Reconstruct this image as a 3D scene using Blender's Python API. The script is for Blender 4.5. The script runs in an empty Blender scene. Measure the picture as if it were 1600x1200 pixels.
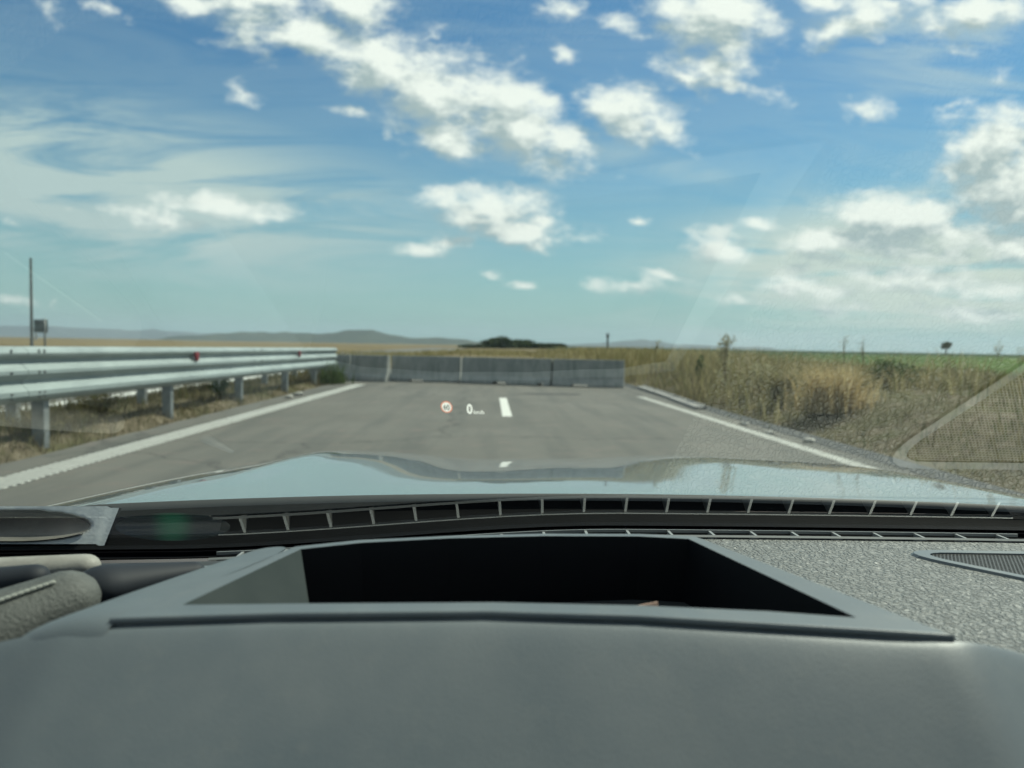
import bpy, bmesh, math, random
import numpy as np
from mathutils import Matrix, Vector, noise as mnoise

random.seed(7)
rng = np.random.default_rng(7)
R = math.radians
scene = bpy.context.scene
COL = scene.collection

# ------------------------------------------------------------------ camera
CZ = 1.25
F = 1200.0
VPX, VPY, ROLL = 766.0, 539.0, R(1.0)
_dx, _dy = VPX - 800, 600 - VPY
_x = _dx * math.cos(ROLL) - _dy * math.sin(ROLL)
_y = _dx * math.sin(ROLL) + _dy * math.cos(ROLL)
YAW = math.atan2(-_x, F)
PITCH = math.atan2(_y * math.cos(YAW), F)
CAMR = (Matrix.Rotation(-YAW, 4, 'Z') @ Matrix.Rotation(math.pi / 2 - PITCH, 4, 'X') @ Matrix.Rotation(ROLL, 4, 'Z'))
CAMP = Vector((0, 0, CZ))

def ray(px, py):
    return CAMR.to_3x3() @ Vector(((px - 800) / F, (600 - py) / F, -1))

def P(px, py, Y=None, z=None, X=None):
    """point of the place that stands at picture position px,py on plane Y, z or X (z relative to the road)"""
    d = ray(px, py)
    if Y is not None: t = Y / d.y
    elif z is not None: t = (z - CZ) / d.z
    else: t = X / d.x
    return CAMP + d * t

cd = bpy.data.cameras.new('camera')
cam = bpy.data.objects.new('camera', cd); COL.objects.link(cam)
cam.matrix_world = Matrix.Translation(CAMP) @ CAMR
cd.sensor_width = 36; cd.lens = 27.0
cd.clip_start = 0.02; cd.clip_end = 40000
cd.dof.use_dof = True; cd.dof.focus_distance = .9; cd.dof.aperture_fstop = 6.3
scene.camera = cam

# ------------------------------------------------------------------ node helpers
def mat(name, color=(.5, .5, .5), rough=.6, metal=0, spec=.5, coat=0, coat_rough=.05):
    m = bpy.data.materials.new(name); m.use_nodes = True
    b = m.node_tree.nodes['Principled BSDF']
    b.inputs['Base Color'].default_value = (*color, 1)
    b.inputs['Roughness'].default_value = rough
    b.inputs['Metallic'].default_value = metal
    b.inputs['Specular IOR Level'].default_value = spec
    b.inputs['Coat Weight'].default_value = coat
    b.inputs['Coat Roughness'].default_value = coat_rough
    return m

class NT:
    """terse node builder"""
    def __init__(s, nt): s.nt = nt; s.n = nt.nodes; s.l = nt.links
    def put(s, sock, v):
        if v is None: return
        if hasattr(v, 'is_output'): s.l.new(v, sock)
        else:
            try: sock.default_value = v
            except Exception: sock.default_value = (*v, 1)
    def math(s, op, a, b=None, c=None, clamp=False):
        n = s.n.new('ShaderNodeMath'); n.operation = op; n.use_clamp = clamp
        s.put(n.inputs[0], a); s.put(n.inputs[1], b); s.put(n.inputs[2], c)
        return n.outputs[0]
    def vmath(s, op, a, b=None, scale=None):
        n = s.n.new('ShaderNodeVectorMath'); n.operation = op
        s.put(n.inputs[0], a)
        if b is not None: s.put(n.inputs[1], b)
        if scale is not None: s.put(n.inputs['Scale'], scale)
        return n.outputs['Value'] if op in ('LENGTH', 'DOT_PRODUCT', 'DISTANCE') else n.outputs[0]
    def noise(s, vec, scale=5, detail=4, rough=.55, dist=0, out=0):
        n = s.n.new('ShaderNodeTexNoise')
        if vec is not None: s.l.new(vec, n.inputs['Vector'])
        s.put(n.inputs['Scale'], scale); s.put(n.inputs['Detail'], detail); s.put(n.inputs['Roughness'], rough)
        s.put(n.inputs['Distortion'], dist)
        return n.outputs[out]
    def voro(s, vec, scale=5, feature='F1', out='Distance', rand=1.0):
        n = s.n.new('ShaderNodeTexVoronoi'); n.feature = feature
        if vec is not None: s.l.new(vec, n.inputs['Vector'])
        s.put(n.inputs['Scale'], scale); s.put(n.inputs['Randomness'], rand)
        return n.outputs[out]
    def maprange(s, v, a, b, c=0., d=1., smooth=False):
        n = s.n.new('ShaderNodeMapRange')
        if smooth: n.interpolation_type = 'SMOOTHSTEP'
        s.put(n.inputs[0], v); s.put(n.inputs[1], a); s.put(n.inputs[2], b); s.put(n.inputs[3], c); s.put(n.inputs[4], d)
        return n.outputs[0]
    def mix(s, f, a, b, blend='MIX'):
        n = s.n.new('ShaderNodeMix'); n.data_type = 'RGBA'; n.blend_type = blend
        s.put(n.inputs[0], f); s.put(n.inputs[6], a); s.put(n.inputs[7], b)
        return n.outputs[2]
    def ramp(s, f, stops):
        n = s.n.new('ShaderNodeValToRGB'); s.l.new(f, n.inputs[0])
        e = n.color_ramp.elements
        while len(e) < len(stops): e.new(.5)
        for k, (p, c) in zip(e, stops): k.position = p; k.color = (*c, 1) if len(c) == 3 else c
        return n.outputs[0]
    def coord(s, which='Object'):
        return s.n.new('ShaderNodeTexCoord').outputs[which]
    def mapping(s, v, loc=(0, 0, 0), rot=(0, 0, 0), scale=(1, 1, 1), typ='POINT'):
        n = s.n.new('ShaderNodeMapping'); n.vector_type = typ
        s.l.new(v, n.inputs[0]); n.inputs[1].default_value = loc; n.inputs[2].default_value = rot; n.inputs[3].default_value = scale
        return n.outputs[0]
    def bump(s, h, strength=.3, dist=.01):
        n = s.n.new('ShaderNodeBump'); s.l.new(h, n.inputs['Height'])
        n.inputs['Strength'].default_value = strength; n.inputs['Distance'].default_value = dist
        return n.outputs[0]
    def attr(s, name, out='Fac'):
        n = s.n.new('ShaderNodeAttribute'); n.attribute_name = name
        return n.outputs[out]

def pbsdf(m): return m.node_tree.nodes['Principled BSDF']

def noisy(name, c1, c2, scale=4, rough=.8, bump=0, bscale=40, bdist=.01, detail=6, spec=.3, metal=0, lo=.35, hi=.65):
    m = mat(name, c1, rough, metal, spec); t = NT(m.node_tree); v = t.coord()
    f = t.maprange(t.noise(v, scale, detail, .6), lo, hi)
    t.l.new(t.mix(f, (*c1, 1), (*c2, 1)), pbsdf(m).inputs['Base Color'])
    if bump:
        t.l.new(t.bump(t.noise(v, bscale, 5, .6), bump, bdist), pbsdf(m).inputs['Normal'])
    return m

# ------------------------------------------------------------------ mesh helpers
ORI = {}
def tag(o, label=None, cat=None, group=None, kind=None):
    if label: o['label'] = label
    if cat: o['category'] = cat
    if group: o['group'] = group
    if kind: o['kind'] = kind
    return o

def empty(name, loc, label, cat, group=None):
    o = bpy.data.objects.new(name, None); COL.objects.link(o); o.location = loc
    o.empty_display_size = .2
    ORI[o] = Vector(loc)
    return tag(o, label, cat, group)

class MB:
    def __init__(s): s.v = []; s.f = []
    def add(s, vs, fs):
        b = len(s.v); s.v += [tuple(v) for v in vs]; s.f += [tuple(b + i for i in f) for f in fs]; return s
    def box(s, c, size, rz=0, M=None):
        hx, hy, hz = [k / 2 for k in size]
        vs = [Vector((x, y, z)) for z in (-hz, hz) for y in (-hy, hy) for x in (-hx, hx)]
        M = M or Matrix.Rotation(rz, 3, 'Z')
        vs = [M @ v + Vector(c) for v in vs]
        return s.add(vs, [(0, 2, 3, 1), (4, 5, 7, 6), (0, 1, 5, 4), (2, 6, 7, 3), (0, 4, 6, 2), (1, 3, 7, 5)])
    def tube(s, pts, radii, n=12, flat=None, cap=True):
        pts = [Vector(p) for p in pts]
        if not hasattr(radii, '__len__'): radii = [radii] * len(pts)
        rings = []; up0 = Vector((0, 0, 1))
        for i, p in enumerate(pts):
            t = (pts[min(i + 1, len(pts) - 1)] - pts[max(i - 1, 0)]).normalized()
            up = up0 if abs(t.dot(up0)) < .95 else Vector((0, 1, 0))
            a = t.cross(up).normalized(); b = a.cross(t).normalized()
            r = radii[i]; fl = flat or 1
            rings.append([p + a * (r * math.cos(2 * math.pi * k / n)) + b * (r * fl * math.sin(2 * math.pi * k / n)) for k in range(n)])
        vs = [v for r in rings for v in r]; fs = []
        for i in range(len(pts) - 1):
            for k in range(n):
                fs.append((i * n + k, i * n + (k + 1) % n, (i + 1) * n + (k + 1) % n, (i + 1) * n + k))
        if cap:
            fs.append(tuple(range(n - 1, -1, -1))); fs.append(tuple((len(pts) - 1) * n + k for k in range(n)))
        return s.add(vs, fs)
    def capsule(s, a, b, ra, rb, n=20, flat=1, caps=5):
        a, b = Vector(a), Vector(b); d = (b - a).normalized(); pts = []; rad = []
        for i in range(caps + 1):
            th = math.pi / 2 * i / caps
            pts.append(a - d * ra * math.cos(th)); rad.append(max(ra * math.sin(th), 1e-4))
        for i in range(1, 8):
            pts.append(a.lerp(b, i / 8)); rad.append(ra + (rb - ra) * i / 8)
        for i in range(caps + 1):
            th = math.pi / 2 * i / caps
            pts.append(b + d * rb * math.sin(th)); rad.append(max(rb * math.cos(th), 1e-4))
        return s.tube(pts, rad, n, flat)
    def grid(s, fn, us, vs_):
        nu, nv = len(us), len(vs_)
        pts = [fn(u, v) for v in vs_ for u in us]
        return s.add(pts, [(j * nu + i, j * nu + i + 1, (j + 1) * nu + i + 1, (j + 1) * nu + i) for j in range(nv - 1) for i in range(nu - 1)])
    def prism(s, poly, off):
        n = len(poly); off = Vector(off); a = [Vector(p) for p in poly]; b = [p + off for p in a]
        return s.add(a + b, [tuple(range(n)), tuple(range(2 * n - 1, n - 1, -1))] + [(i, n + i, n + (i + 1) % n, (i + 1) % n) for i in range(n)])
    def build(s, name, m, parent=None, smooth=False, bevel=0, sub=0, solid=0, org=None, seg=2, back=None):
        me = bpy.data.meshes.new(name)
        L = ORI[parent] if parent is not None else Vector(org or (0, 0, 0))
        me.from_pydata([tuple(Vector(v) - L) for v in s.v], [], s.f); me.update()
        bm = bmesh.new(); bm.from_mesh(me); bmesh.ops.recalc_face_normals(bm, faces=bm.faces); bm.to_mesh(me); bm.free()
        me.materials.append(m)
        o = bpy.data.objects.new(name, me); COL.objects.link(o)
        if parent is not None: o.parent = parent
        else: o.location = L
        ORI[o] = L
        if smooth: me.polygons.foreach_set('use_smooth', [True] * len(me.polygons))
        if solid:
            md = o.modifiers.new('solid', 'SOLIDIFY'); md.thickness = abs(solid); md.offset = -1 if solid > 0 else 1
            if back: me.materials.append(back); md.material_offset = 1
        if bevel:
            md = o.modifiers.new('bevel', 'BEVEL'); md.width = bevel; md.segments = seg; md.limit_method = 'ANGLE'; md.angle_limit = R(28)
            md.harden_normals = False
        if sub:
            md = o.modifiers.new('sub', 'SUBSURF'); md.levels = sub; md.render_levels = sub
        return o

def np_mesh(name, V, loops, counts, m, parent=None, org=(0, 0, 0), rnd=None, smooth=False):
    """mesh from numpy arrays: vertices, flat loop indices, corners per face, per-face random attribute"""
    me = bpy.data.meshes.new(name)
    L = ORI[parent] if parent is not None else Vector(org)
    V = np.asarray(V, dtype=np.float32) - np.array(L, dtype=np.float32)
    me.vertices.add(len(V)); me.vertices.foreach_set('co', V.ravel())
    me.loops.add(len(loops)); me.loops.foreach_set('vertex_index', np.asarray(loops, dtype=np.int32))
    st = np.zeros(len(counts), dtype=np.int32); st[1:] = np.cumsum(counts)[:-1]
    me.polygons.add(len(counts)); me.polygons.foreach_set('loop_start', st)
    me.update(calc_edges=True)
    if rnd is not None:
        a = me.attributes.new('rnd', 'FLOAT', 'FACE'); a.data.foreach_set('value', np.asarray(rnd, dtype=np.float32))
    if smooth: me.polygons.foreach_set('use_smooth', [True] * len(counts))
    me.materials.append(m)
    o = bpy.data.objects.new(name, me); COL.objects.link(o)
    if parent is not None: o.parent = parent
    else: o.location = L
    ORI[o] = L
    return o

def blades(xyz, h, w, lean=.35, seed=0, curl=.5):
    """grass blades: 5 vertices, a quad and a triangle each"""
    g = np.random.default_rng(seed); n = len(xyz)
    a = g.uniform(0, 2 * np.pi, n); d = np.stack([np.cos(a), np.sin(a), np.zeros(n)], 1)
    b = g.uniform(0, 2 * np.pi, n); s = np.stack([np.cos(b), np.sin(b), np.zeros(n)], 1)
    ln = (g.random(n) * lean)[:, None]; h = h[:, None]; w = w[:, None]; up = np.array([0, 0, 1.])
    mid = xyz + up * h * .55 + d * h * ln * .4
    tip = xyz + up * h * (1 - .3 * ln * curl) + d * h * ln * (1 + curl)
    V = np.stack([xyz - s * w / 2, xyz + s * w / 2, mid + s * w * .4, mid - s * w * .4, tip], 1).reshape(-1, 3)
    base = np.arange(n)[:, None] * 5
    loops = (base + np.array([[0, 1, 2, 3, 3, 2, 4]])).ravel()
    counts = np.tile([4, 3], n)
    r = np.repeat(g.random(n), 2)
    return V, loops, counts, r

def cat_mesh(parts):
    V = []; L = []; C = []; Rn = []; off = 0
    for v, l, c, r in parts:
        V.append(v); L.append(np.asarray(l) + off); C.append(c); Rn.append(r); off += len(v)
    return np.concatenate(V), np.concatenate(L), np.concatenate(C), np.concatenate(Rn)

def leaves(centres, size, seed=0, stretch=1.6):
    g = np.random.default_rng(seed); n = len(centres)
    nrm = g.normal(size=(n, 3)); nrm /= np.linalg.norm(nrm, axis=1)[:, None]
    t = np.cross(nrm, g.normal(size=(n, 3))); t /= np.linalg.norm(t, axis=1)[:, None]
    b = np.cross(nrm, t); s = (size * g.uniform(.6, 1.3, n))[:, None]
    V = np.stack([centres - t * s * stretch / 2, centres + b * s / 2, centres + t * s * stretch / 2, centres - b * s / 2], 1).reshape(-1, 3)
    return V, (np.arange(n * 4)), np.full(n, 4), g.random(n)

def leaf_mat(name, stops, rough=.7, trans=.35):
    m = bpy.data.materials.new(name); m.use_nodes = True; t = NT(m.node_tree); t.n.clear()
    out = t.n.new('ShaderNodeOutputMaterial')
    c = t.ramp(t.attr('rnd'), stops)
    d = t.n.new('ShaderNodeBsdfDiffuse'); t.l.new(c, d.inputs[0])
    tr = t.n.new('ShaderNodeBsdfTranslucent'); t.l.new(c, tr.inputs[0])
    mx = t.n.new('ShaderNodeMixShader'); mx.inputs[0].default_value = trans
    t.l.new(d.outputs[0], mx.inputs[1]); t.l.new(tr.outputs[0], mx.inputs[2]); t.l.new(mx.outputs[0], out.inputs[0])
    return m

# ------------------------------------------------------------------ light and sky
SUN_AZ, SUN_EL = R(52), R(50)                 # azimuth to the right of the road's direction
sdir = Vector((math.sin(SUN_AZ) * math.cos(SUN_EL), math.cos(SUN_AZ) * math.cos(SUN_EL), math.sin(SUN_EL)))
sl = bpy.data.lights.new('sun', 'SUN'); sl.energy = 4.6; sl.angle = R(.5); sl.color = (1, .95, .86)
so = bpy.data.objects.new('sun', sl); COL.objects.link(so)
so.rotation_euler = sdir.to_track_quat('Z', 'Y').to_euler()

world = bpy.data.worlds.new('World'); scene.world = world; world.use_nodes = True
t = NT(world.node_tree); t.n.clear()
SKYK = .08
sky = t.n.new('ShaderNodeTexSky'); sky.sky_type = 'NISHITA'; sky.sun_disc = False
sky.sun_elevation = SUN_EL; sky.sun_rotation = SUN_AZ
sky.air_density = 1.0; sky.dust_density = .35; sky.ozone_density = 1.5
dirv = t.coord('Generated')
sep = t.n.new('ShaderNodeSeparateXYZ'); t.l.new(dirv, sep.inputs[0])
dy = t.math('MAXIMUM', sep.outputs[1], .03)
u = t.math('DIVIDE', sep.outputs[0], dy); v = t.math('DIVIDE', sep.outputs[2], dy)
comb = t.n.new('ShaderNodeCombineXYZ'); t.l.new(u, comb.inputs[0]); t.l.new(v, comb.inputs[1])
uv = comb.outputs[0]

def UV(px, py):
    d = ray(px, py); return (d.x / d.y, d.z / d.y)

# cumulus: centre, radii (picture units), tilt in degrees (clockwise on the picture), weight
BLOBS = [
    (300, 5, 75, 28, 25, .75), (400, 15, 95, 45, 15, 1.0), (480, 45, 85, 38, 30, 1.0), (560, 10, 60, 45, 0, .9), (390, 60, 60, 16, 35, .55),
    (590, 100, 75, 48, 20, 1.1), (670, 145, 85, 52, 30, 1.15), (740, 160, 70, 60, 20, 1.1), (690, 208, 70, 34, 15, 1.0),
    (800, 195, 90, 48, 22, 1.15), (880, 215, 65, 38, 25, 1.0), (850, 170, 40, 25, 10, .8), (880, 255, 40, 14, 15, .6),
    (985, 172, 66, 36, 20, 1.1), (1040, 200, 50, 20, 30, .8),
    (1120, 35, 78, 48, 10, 1.2), (1060, 15, 50, 30, 0, .8), (1110, 105, 80, 30, 0, .9), (1150, 135, 80, 18, 15, .75), (1075, 125, 55, 16, 30, .7),
    (880, 15, 60, 30, 20, .6), (875, 85, 28, 20, 40, .65), (960, 30, 60, 22, 0, .5),
    (1335, 32, 75, 28, -22, 1.0), (1400, 5, 70, 20, -10, .9), (1520, 25, 70, 34, -15, 1.05), (1290, 5, 60, 18, 0, .7), (1470, 45, 40, 14, -10, .7),
    (1350, 165, 50, 17, 5, .75), (1490, 163, 32, 8, -15, .65),
    (1560, 235, 80, 52, -25, 1.2), (1590, 300, 75, 70, 0, 1.2), (1540, 290, 50, 40, 10, .9), (1580, 385, 90, 40, 0, .9),
    (1400, 345, 95, 40, -8, 1.15), (1340, 375, 105, 24, -3, 1.1), (1480, 365, 80, 32, 8, 1.0), (1195, 350, 55, 12, 5, .65),
    (1130, 385, 75, 24, 10,.85), (1090, 370, 40, 16, 20, .6), (985, 448, 65, 16, 0, .72), (1040, 430, 48, 12, 8, .7), (995, 346, 25, 9, 5, .55),
    (1250, 445, 95, 24, 5,.85), (1230, 420, 80, 16, 0, .55), (1420, 430, 120, 26, 3,.85), (1530, 450, 110, 26, 5,.85), (1330, 480, 130, 18, 3, .6), (1530, 490, 120, 18, 3, .7), (1180, 470, 70, 14, 0, .55), (1460, 400, 90, 22, 0, .8), (1290, 405, 60, 14, 0, .6),
    (765, 318, 82, 24, 2, 1.15), (750, 345, 70, 16, 8, 1.0), (800, 362, 78, 20, 0, 1.05), (840, 338, 40, 22, 10, .8), (905, 370, 24, 8, 15, .6),
    (660, 390, 70, 16, 0, .6), (715, 378, 50, 15, 0, .7), (766, 425, 20, 8, 10, .62),
    (350, 322, 95, 15, 4, 1.0), (320, 315, 50, 14, 0, .9), (240, 342, 78, 17, 13, .95), (190, 325, 30, 10, 10, .6), (110, 328, 24, 7, 15, .55), (405, 332, 45, 12, 10, .8),
    (380, 148, 32, 16, 10, .68), (555, 178, 24, 10, 5, .66), (605, 210, 18, 16, 40, .55), (675, 58, 14, 9, 35, .55),
    (170, 15, 45, 16, 15, .55), (75, 25, 26, 18, 30, .45), (25, 470, 45, 14, 4, .6), (5, 340, 20, 12, 0, .5), (85, 472, 14, 8, 0, .5), (820, 445, 22, 8, 0, .45), (1565, 130, 60, 30, -40, .3),
]
def cloud_density(p, detail, least=0):
    # domain warp so that no outline is an ellipse
    wn = t.n.new('ShaderNodeTexNoise'); t.l.new(p, wn.inputs['Vector'])
    wn.inputs['Scale'].default_value = 17; wn.inputs['Detail'].default_value = 3; wn.inputs['Roughness'].default_value = .55
    w = t.vmath('SUBTRACT', wn.outputs['Color'], (.5, .5, .5))
    q = t.vmath('MULTIPLY_ADD', w, (.048, .032, 0))
    n_ = q.node; t.l.new(p, n_.inputs[2])
    acc = None
    for (cx, cy, rx, ry, ang, wt) in BLOBS:
        if rx < least: continue
        if rx < 36: rx, ry, wt = rx * 1.35, ry * 1.35, wt * .82
        c = UV(cx, cy)
        qq = q if acc is None else t.vmath('ADD', q, t.math('MULTIPLY', acc, 1e-9))   # chained, so that the shader needs little memory
        e = t.mapping(qq, (c[0], c[1], 0), (0, 0, -R(ang)), (rx / F * 1.22, ry / F * 1.28, 1), 'TEXTURE')
        d = t.math('SUBTRACT', wt, t.vmath('LENGTH', e))
        acc = d if acc is None else t.math('SMOOTH_MAX', acc, d, .18)
    pn = t.mapping(p, (3, 1, 0), (0, 0, .12), (1, 1.75, 1))
    nz = t.noise(pn, 17, detail, .6, .1)
    nz2 = t.noise(pn, 5.5, 2, .5)
    s = t.math('MULTIPLY_ADD', t.math('SUBTRACT', nz, .5), 2.5, acc)
    return t.math('MULTIPLY_ADD', t.math('SUBTRACT', nz2, .5), .35, s)

D0 = cloud_density(uv, 7)
off = t.vmath('ADD', uv, (.012, .026, 0))
D1 = cloud_density(off, 4, 47)
alpha = t.maprange(D0, -.2, .85, 0, 1, True)
# how much cloud lies between this point and the sun decides its brightness
shade = t.math('MULTIPLY_ADD', t.math('SUBTRACT', D0, D1), .8, .60)
thick = t.maprange(D1, .25, 1.2, 0, .46, True)
lit = t.math('SUBTRACT', shade, thick, None, True)
cumc = t.mix(lit, (4.9, 5.8, 6.3, 1), (11.6, 11.5, 11.4, 1))
# thin streaky high cloud
cir = t.mapping(uv, (.3, 0, 0), (0, 0, .19), (1, 6.5, 1))
cn = t.noise(cir, 2.9, 8, .62, .9)
def softblob(cx, cy, rx, ry, ang):
    c = UV(cx, cy)
    e = t.mapping(uv, (c[0], c[1], 0), (0, 0, -R(ang)), (rx / F, ry / F, 1), 'TEXTURE')
    return t.maprange(t.vmath('LENGTH', e), 1, 0, 0, 1, True)
veil = t.math('MAXIMUM', t.math('MULTIPLY', softblob(120, 290, 800, 200, 8), 1.6), t.math('MULTIPLY', softblob(1420, 430, 640, 190, -4), 1.7))
veil = t.math('MAXIMUM', veil, t.math('MULTIPLY', softblob(1020, 255, 220, 40, 10), .55))
veil = t.math('MAXIMUM', veil, t.math('MULTIPLY', softblob(1500, 60, 420, 220, 0), .5))
veil = t.math('MAXIMUM', veil, .14)
cira = t.math('MULTIPLY', t.maprange(cn, .34, .60, .06, 1, True), veil)
cira = t.math('MULTIPLY', cira, .92, None, True)
# clear sky, deepened a little overhead as photographed
hsv = t.n.new('ShaderNodeHueSaturation'); hsv.inputs['Hue'].default_value = .5
hsv.inputs['Saturation'].default_value = 1.0; hsv.inputs['Value'].default_value = 1.0
t.l.new(t.mix(1, sky.outputs[0], (.46, .86, 1.08, 1), 'MULTIPLY'), hsv.inputs['Color'])
low = t.math('POWER', t.maprange(sep.outputs[2], 0, .34, 1, 0), 1.6)
clear = t.mix(t.math('MULTIPLY', low, .92), hsv.outputs[0], (4.1, 6.3, 6.0, 1))
c1 = t.mix(cira, clear, t.mix(t.maprange(u, -.1, .6), (6.0, 7.2, 7.6, 1), (8.2, 8.8, 8.3, 1)))
front = t.math('MULTIPLY', t.math('MULTIPLY', t.maprange(t.math('ABSOLUTE', u), .88, 1.0, 1, 0), t.maprange(v, .58, .68, 1, 0)), t.maprange(sep.outputs[1], .3, .4, 0, 1))
up_ = t.maprange(sep.outputs[2], .0, .02, 0, 1)
al = t.math('MULTIPLY', t.math('MULTIPLY', alpha, front), up_)
c2 = t.mix(al, c1, cumc)
bg = t.n.new('ShaderNodeBackground'); bg.inputs[1].default_value = SKYK; t.l.new(c2, bg.inputs[0])
bg0 = t.n.new('ShaderNodeBackground'); bg0.inputs[1].default_value = SKYK; t.l.new(t.mix(t.math('MULTIPLY', t.maprange(t.noise(dirv, 3.2, 5, .6), .42, .62, 0, 1, True), t.maprange(sep.outputs[2], .0, .15)), c1, (8.2, 8.3, 8.2, 1)), bg0.inputs[0])
msk = t.math('MULTIPLY', t.math('LESS_THAN', t.math('ABSOLUTE', u), 1.0), t.math('MULTIPLY', t.math('LESS_THAN', v, .68), t.math('GREATER_THAN', sep.outputs[2], 0)))
msk = t.math('MULTIPLY', msk, t.math('GREATER_THAN', sep.outputs[1], .3))
mixb = t.n.new('ShaderNodeMixShader'); t.l.new(msk, mixb.inputs[0]); t.l.new(bg0.outputs[0], mixb.inputs[1]); t.l.new(bg.outputs[0], mixb.inputs[2])
wo = t.n.new('ShaderNodeOutputWorld'); t.l.new(mixb.outputs[0], wo.inputs[0])
world.cycles.sampling_method = 'MANUAL'; world.cycles.sample_map_resolution = 512

scene.view_settings.view_transform = 'Standard'; scene.view_settings.look = 'None'
scene.view_settings.exposure = .3; scene.view_settings.gamma = 1
scene.cycles.max_bounces = 8; scene.cycles.transparent_max_bounces = 12
scene.cycles.diffuse_bounces = 2; scene.cycles.glossy_bounces = 4; scene.cycles.volume_bounces = 0
scene.cycles.use_denoising = True
scene.cycles.caustics_reflective = False; scene.cycles.caustics_refractive = False

# ------------------------------------------------------------------ ground, road, markings
def fbm(x, y, s, o=4):
    return mnoise.fractal(Vector((x * s, y * s, .37)), 1.0, 2.0, o)

LEFT_E, RIGHT_E = -4.75, 4.55        # asphalt edges
def smooth(a, b, x):
    k = min(max((x - a) / (b - a), 0), 1); return k * k * (3 - 2 * k)

def ground_z(x, y):
    far = smooth(120, 400, y)
    if x > RIGHT_E - .2:
        k = x - RIGHT_E
        z = -.12 * smooth(-.2, 0, k) + .62 * smooth(.35, 2.6, k) - .3 * smooth(4, 24, k)
        z += .09 * smooth(.3, 1.5, k) * fbm(x, y, .55)
    elif x < LEFT_E + .2:
        k = LEFT_E - x
        z = -.08 * smooth(-.2, 0, k) + .17 * smooth(.0, .5, k) - .10 * smooth(1.8, 2.6, k)
        z += .05 * smooth(.1, .5, k) * fbm(x, y, 1.3) * (1 - smooth(2.0, 2.6, k))
        z -= .1 * smooth(2.4, 2.9, k) * (1 - smooth(12.5, 14, k))
        z += .35 * smooth(14, 24, k)
    else:
        z = -.1 + .25 * smooth(70, 80, y)
    return z * (1 - far) + far * (-.1)

gxs = [-8000, -4000, -1500, -600, -250, -120, -70, -45] + [-36 + k * 2 for k in range(8)] + list(np.arange(-20, -7.4, .9)) + list(np.arange(-7.4, -4.3, .12)) \
    + [-4, -2, 0, 2, 4] + list(np.arange(4.3, 9, .16)) + list(np.arange(9, 28, .8)) + [30, 36, 48, 70, 120, 250, 600, 1500, 4000]
gys = [-400, -120, -50, -25, -12, -6, -2] + list(np.arange(0, 40, .3)) + list(np.arange(40, 130, 2.5)) + [140, 160, 190, 230, 280, 340, 420, 550, 800, 1200, 2000, 3200, 5200, 7700]
dirt = mat('dry_ground', (.2, .16, .1), .95, spec=.1); t = NT(dirt.node_tree); vv = t.coord()
n1 = t.noise(vv, .9, 8, .62); n2 = t.noise(vv, 7, 6, .65); n3 = t.noise(vv, .02, 5, .6)
c = t.ramp(n2, [(.3, (.08, .065, .042)), (.5, (.14, .115, .075)), (.7, (.24, .205, .145))])
c = t.mix(t.maprange(n1, .45, .62), c, (.10, .095, .045, 1))
farc = t.mix(t.maprange(n3, .4, .6), (.165, .132, .075, 1), (.22, .18, .105, 1))
geo = t.n.new('ShaderNodeNewGeometry'); sp = t.n.new('ShaderNodeSeparateXYZ'); t.l.new(geo.outputs['Position'], sp.inputs[0])
c = t.mix(t.maprange(sp.outputs[1], 26, 60), c, farc)
t.l.new(c, pbsdf(dirt).inputs['Base Color']); t.l.new(t.bump(n2, .6, .05), pbsdf(dirt).inputs['Normal'])
g = MB().grid(lambda x, y: (x, y, ground_z(x, y)), gxs, gys).build('ground', dirt, smooth=True); tag(g, kind='structure')

asph = mat('asphalt', (.1, .1, .1), .85, spec=.35); t = NT(asph.node_tree); vv = t.coord()
n1 = t.noise(vv, .35, 6, .6); n2 = t.noise(vv, 160, 2, .6); n3 = t.noise(t.mapping(vv, scale=(1.6, .12, 1)), 1.5, 6, .6); n4 = t.noise(vv, 2.2, 7, .7)
c = t.mix(t.maprange(n1, .35, .65), (.150, .146, .125, 1), (.195, .188, .163, 1))
c = t.mix(t.maprange(n3, .46, .66, 0, .8), c, (.112, .115, .103, 1))
c = t.mix(t.maprange(n4, .54, .70, 0, .8), c, (.24, .195, .17, 1))
c = t.mix(t.maprange(n2, .3, .7, 0, .55), c, (.075, .075, .07, 1))
cr = t.voro(t.vmath('ADD', vv, t.vmath('SCALE', t.noise(vv, 1.2, 4, .6, 0, 1), scale=1.2)), .16, 'DISTANCE_TO_EDGE')
c = t.mix(t.maprange(cr, .0, .008, .6, 0), c, (.04, .04, .04, 1))
t.l.new(c, pbsdf(asph).inputs['Base Color']); t.l.new(t.bump(n2, .35, .004), pbsdf(asph).inputs['Normal'])

def strip(name, x0, x1, y0, y1, z, m, nx=2, ny=2, wob=0):
    def fn(x, y):
        e = wob * fbm(x * 3 + 9, y, 1.6) if (x in (x0, x1)) else 0
        return (x + e, y, z)
    o = MB().grid(fn, list(np.linspace(x0, x1, nx)), list(np.linspace(y0, y1, ny))).build(name, m)
    return tag(o, kind='structure')
strip('road', LEFT_E, RIGHT_E, -30, 78, 0.0, asph, 2, 240, .05)
pale = noisy('pale_concrete', (.26, .255, .24), (.38, .37, .345), 3, .85, .2, 60, .004)
old = noisy('weathered_asphalt', (.15, .147, .135), (.2, .195, .18), .8, .9, .3, 90, .004)
strip('road', -19.5, -7.6, -30, 260, 0.012, old, 2, 2)

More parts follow.
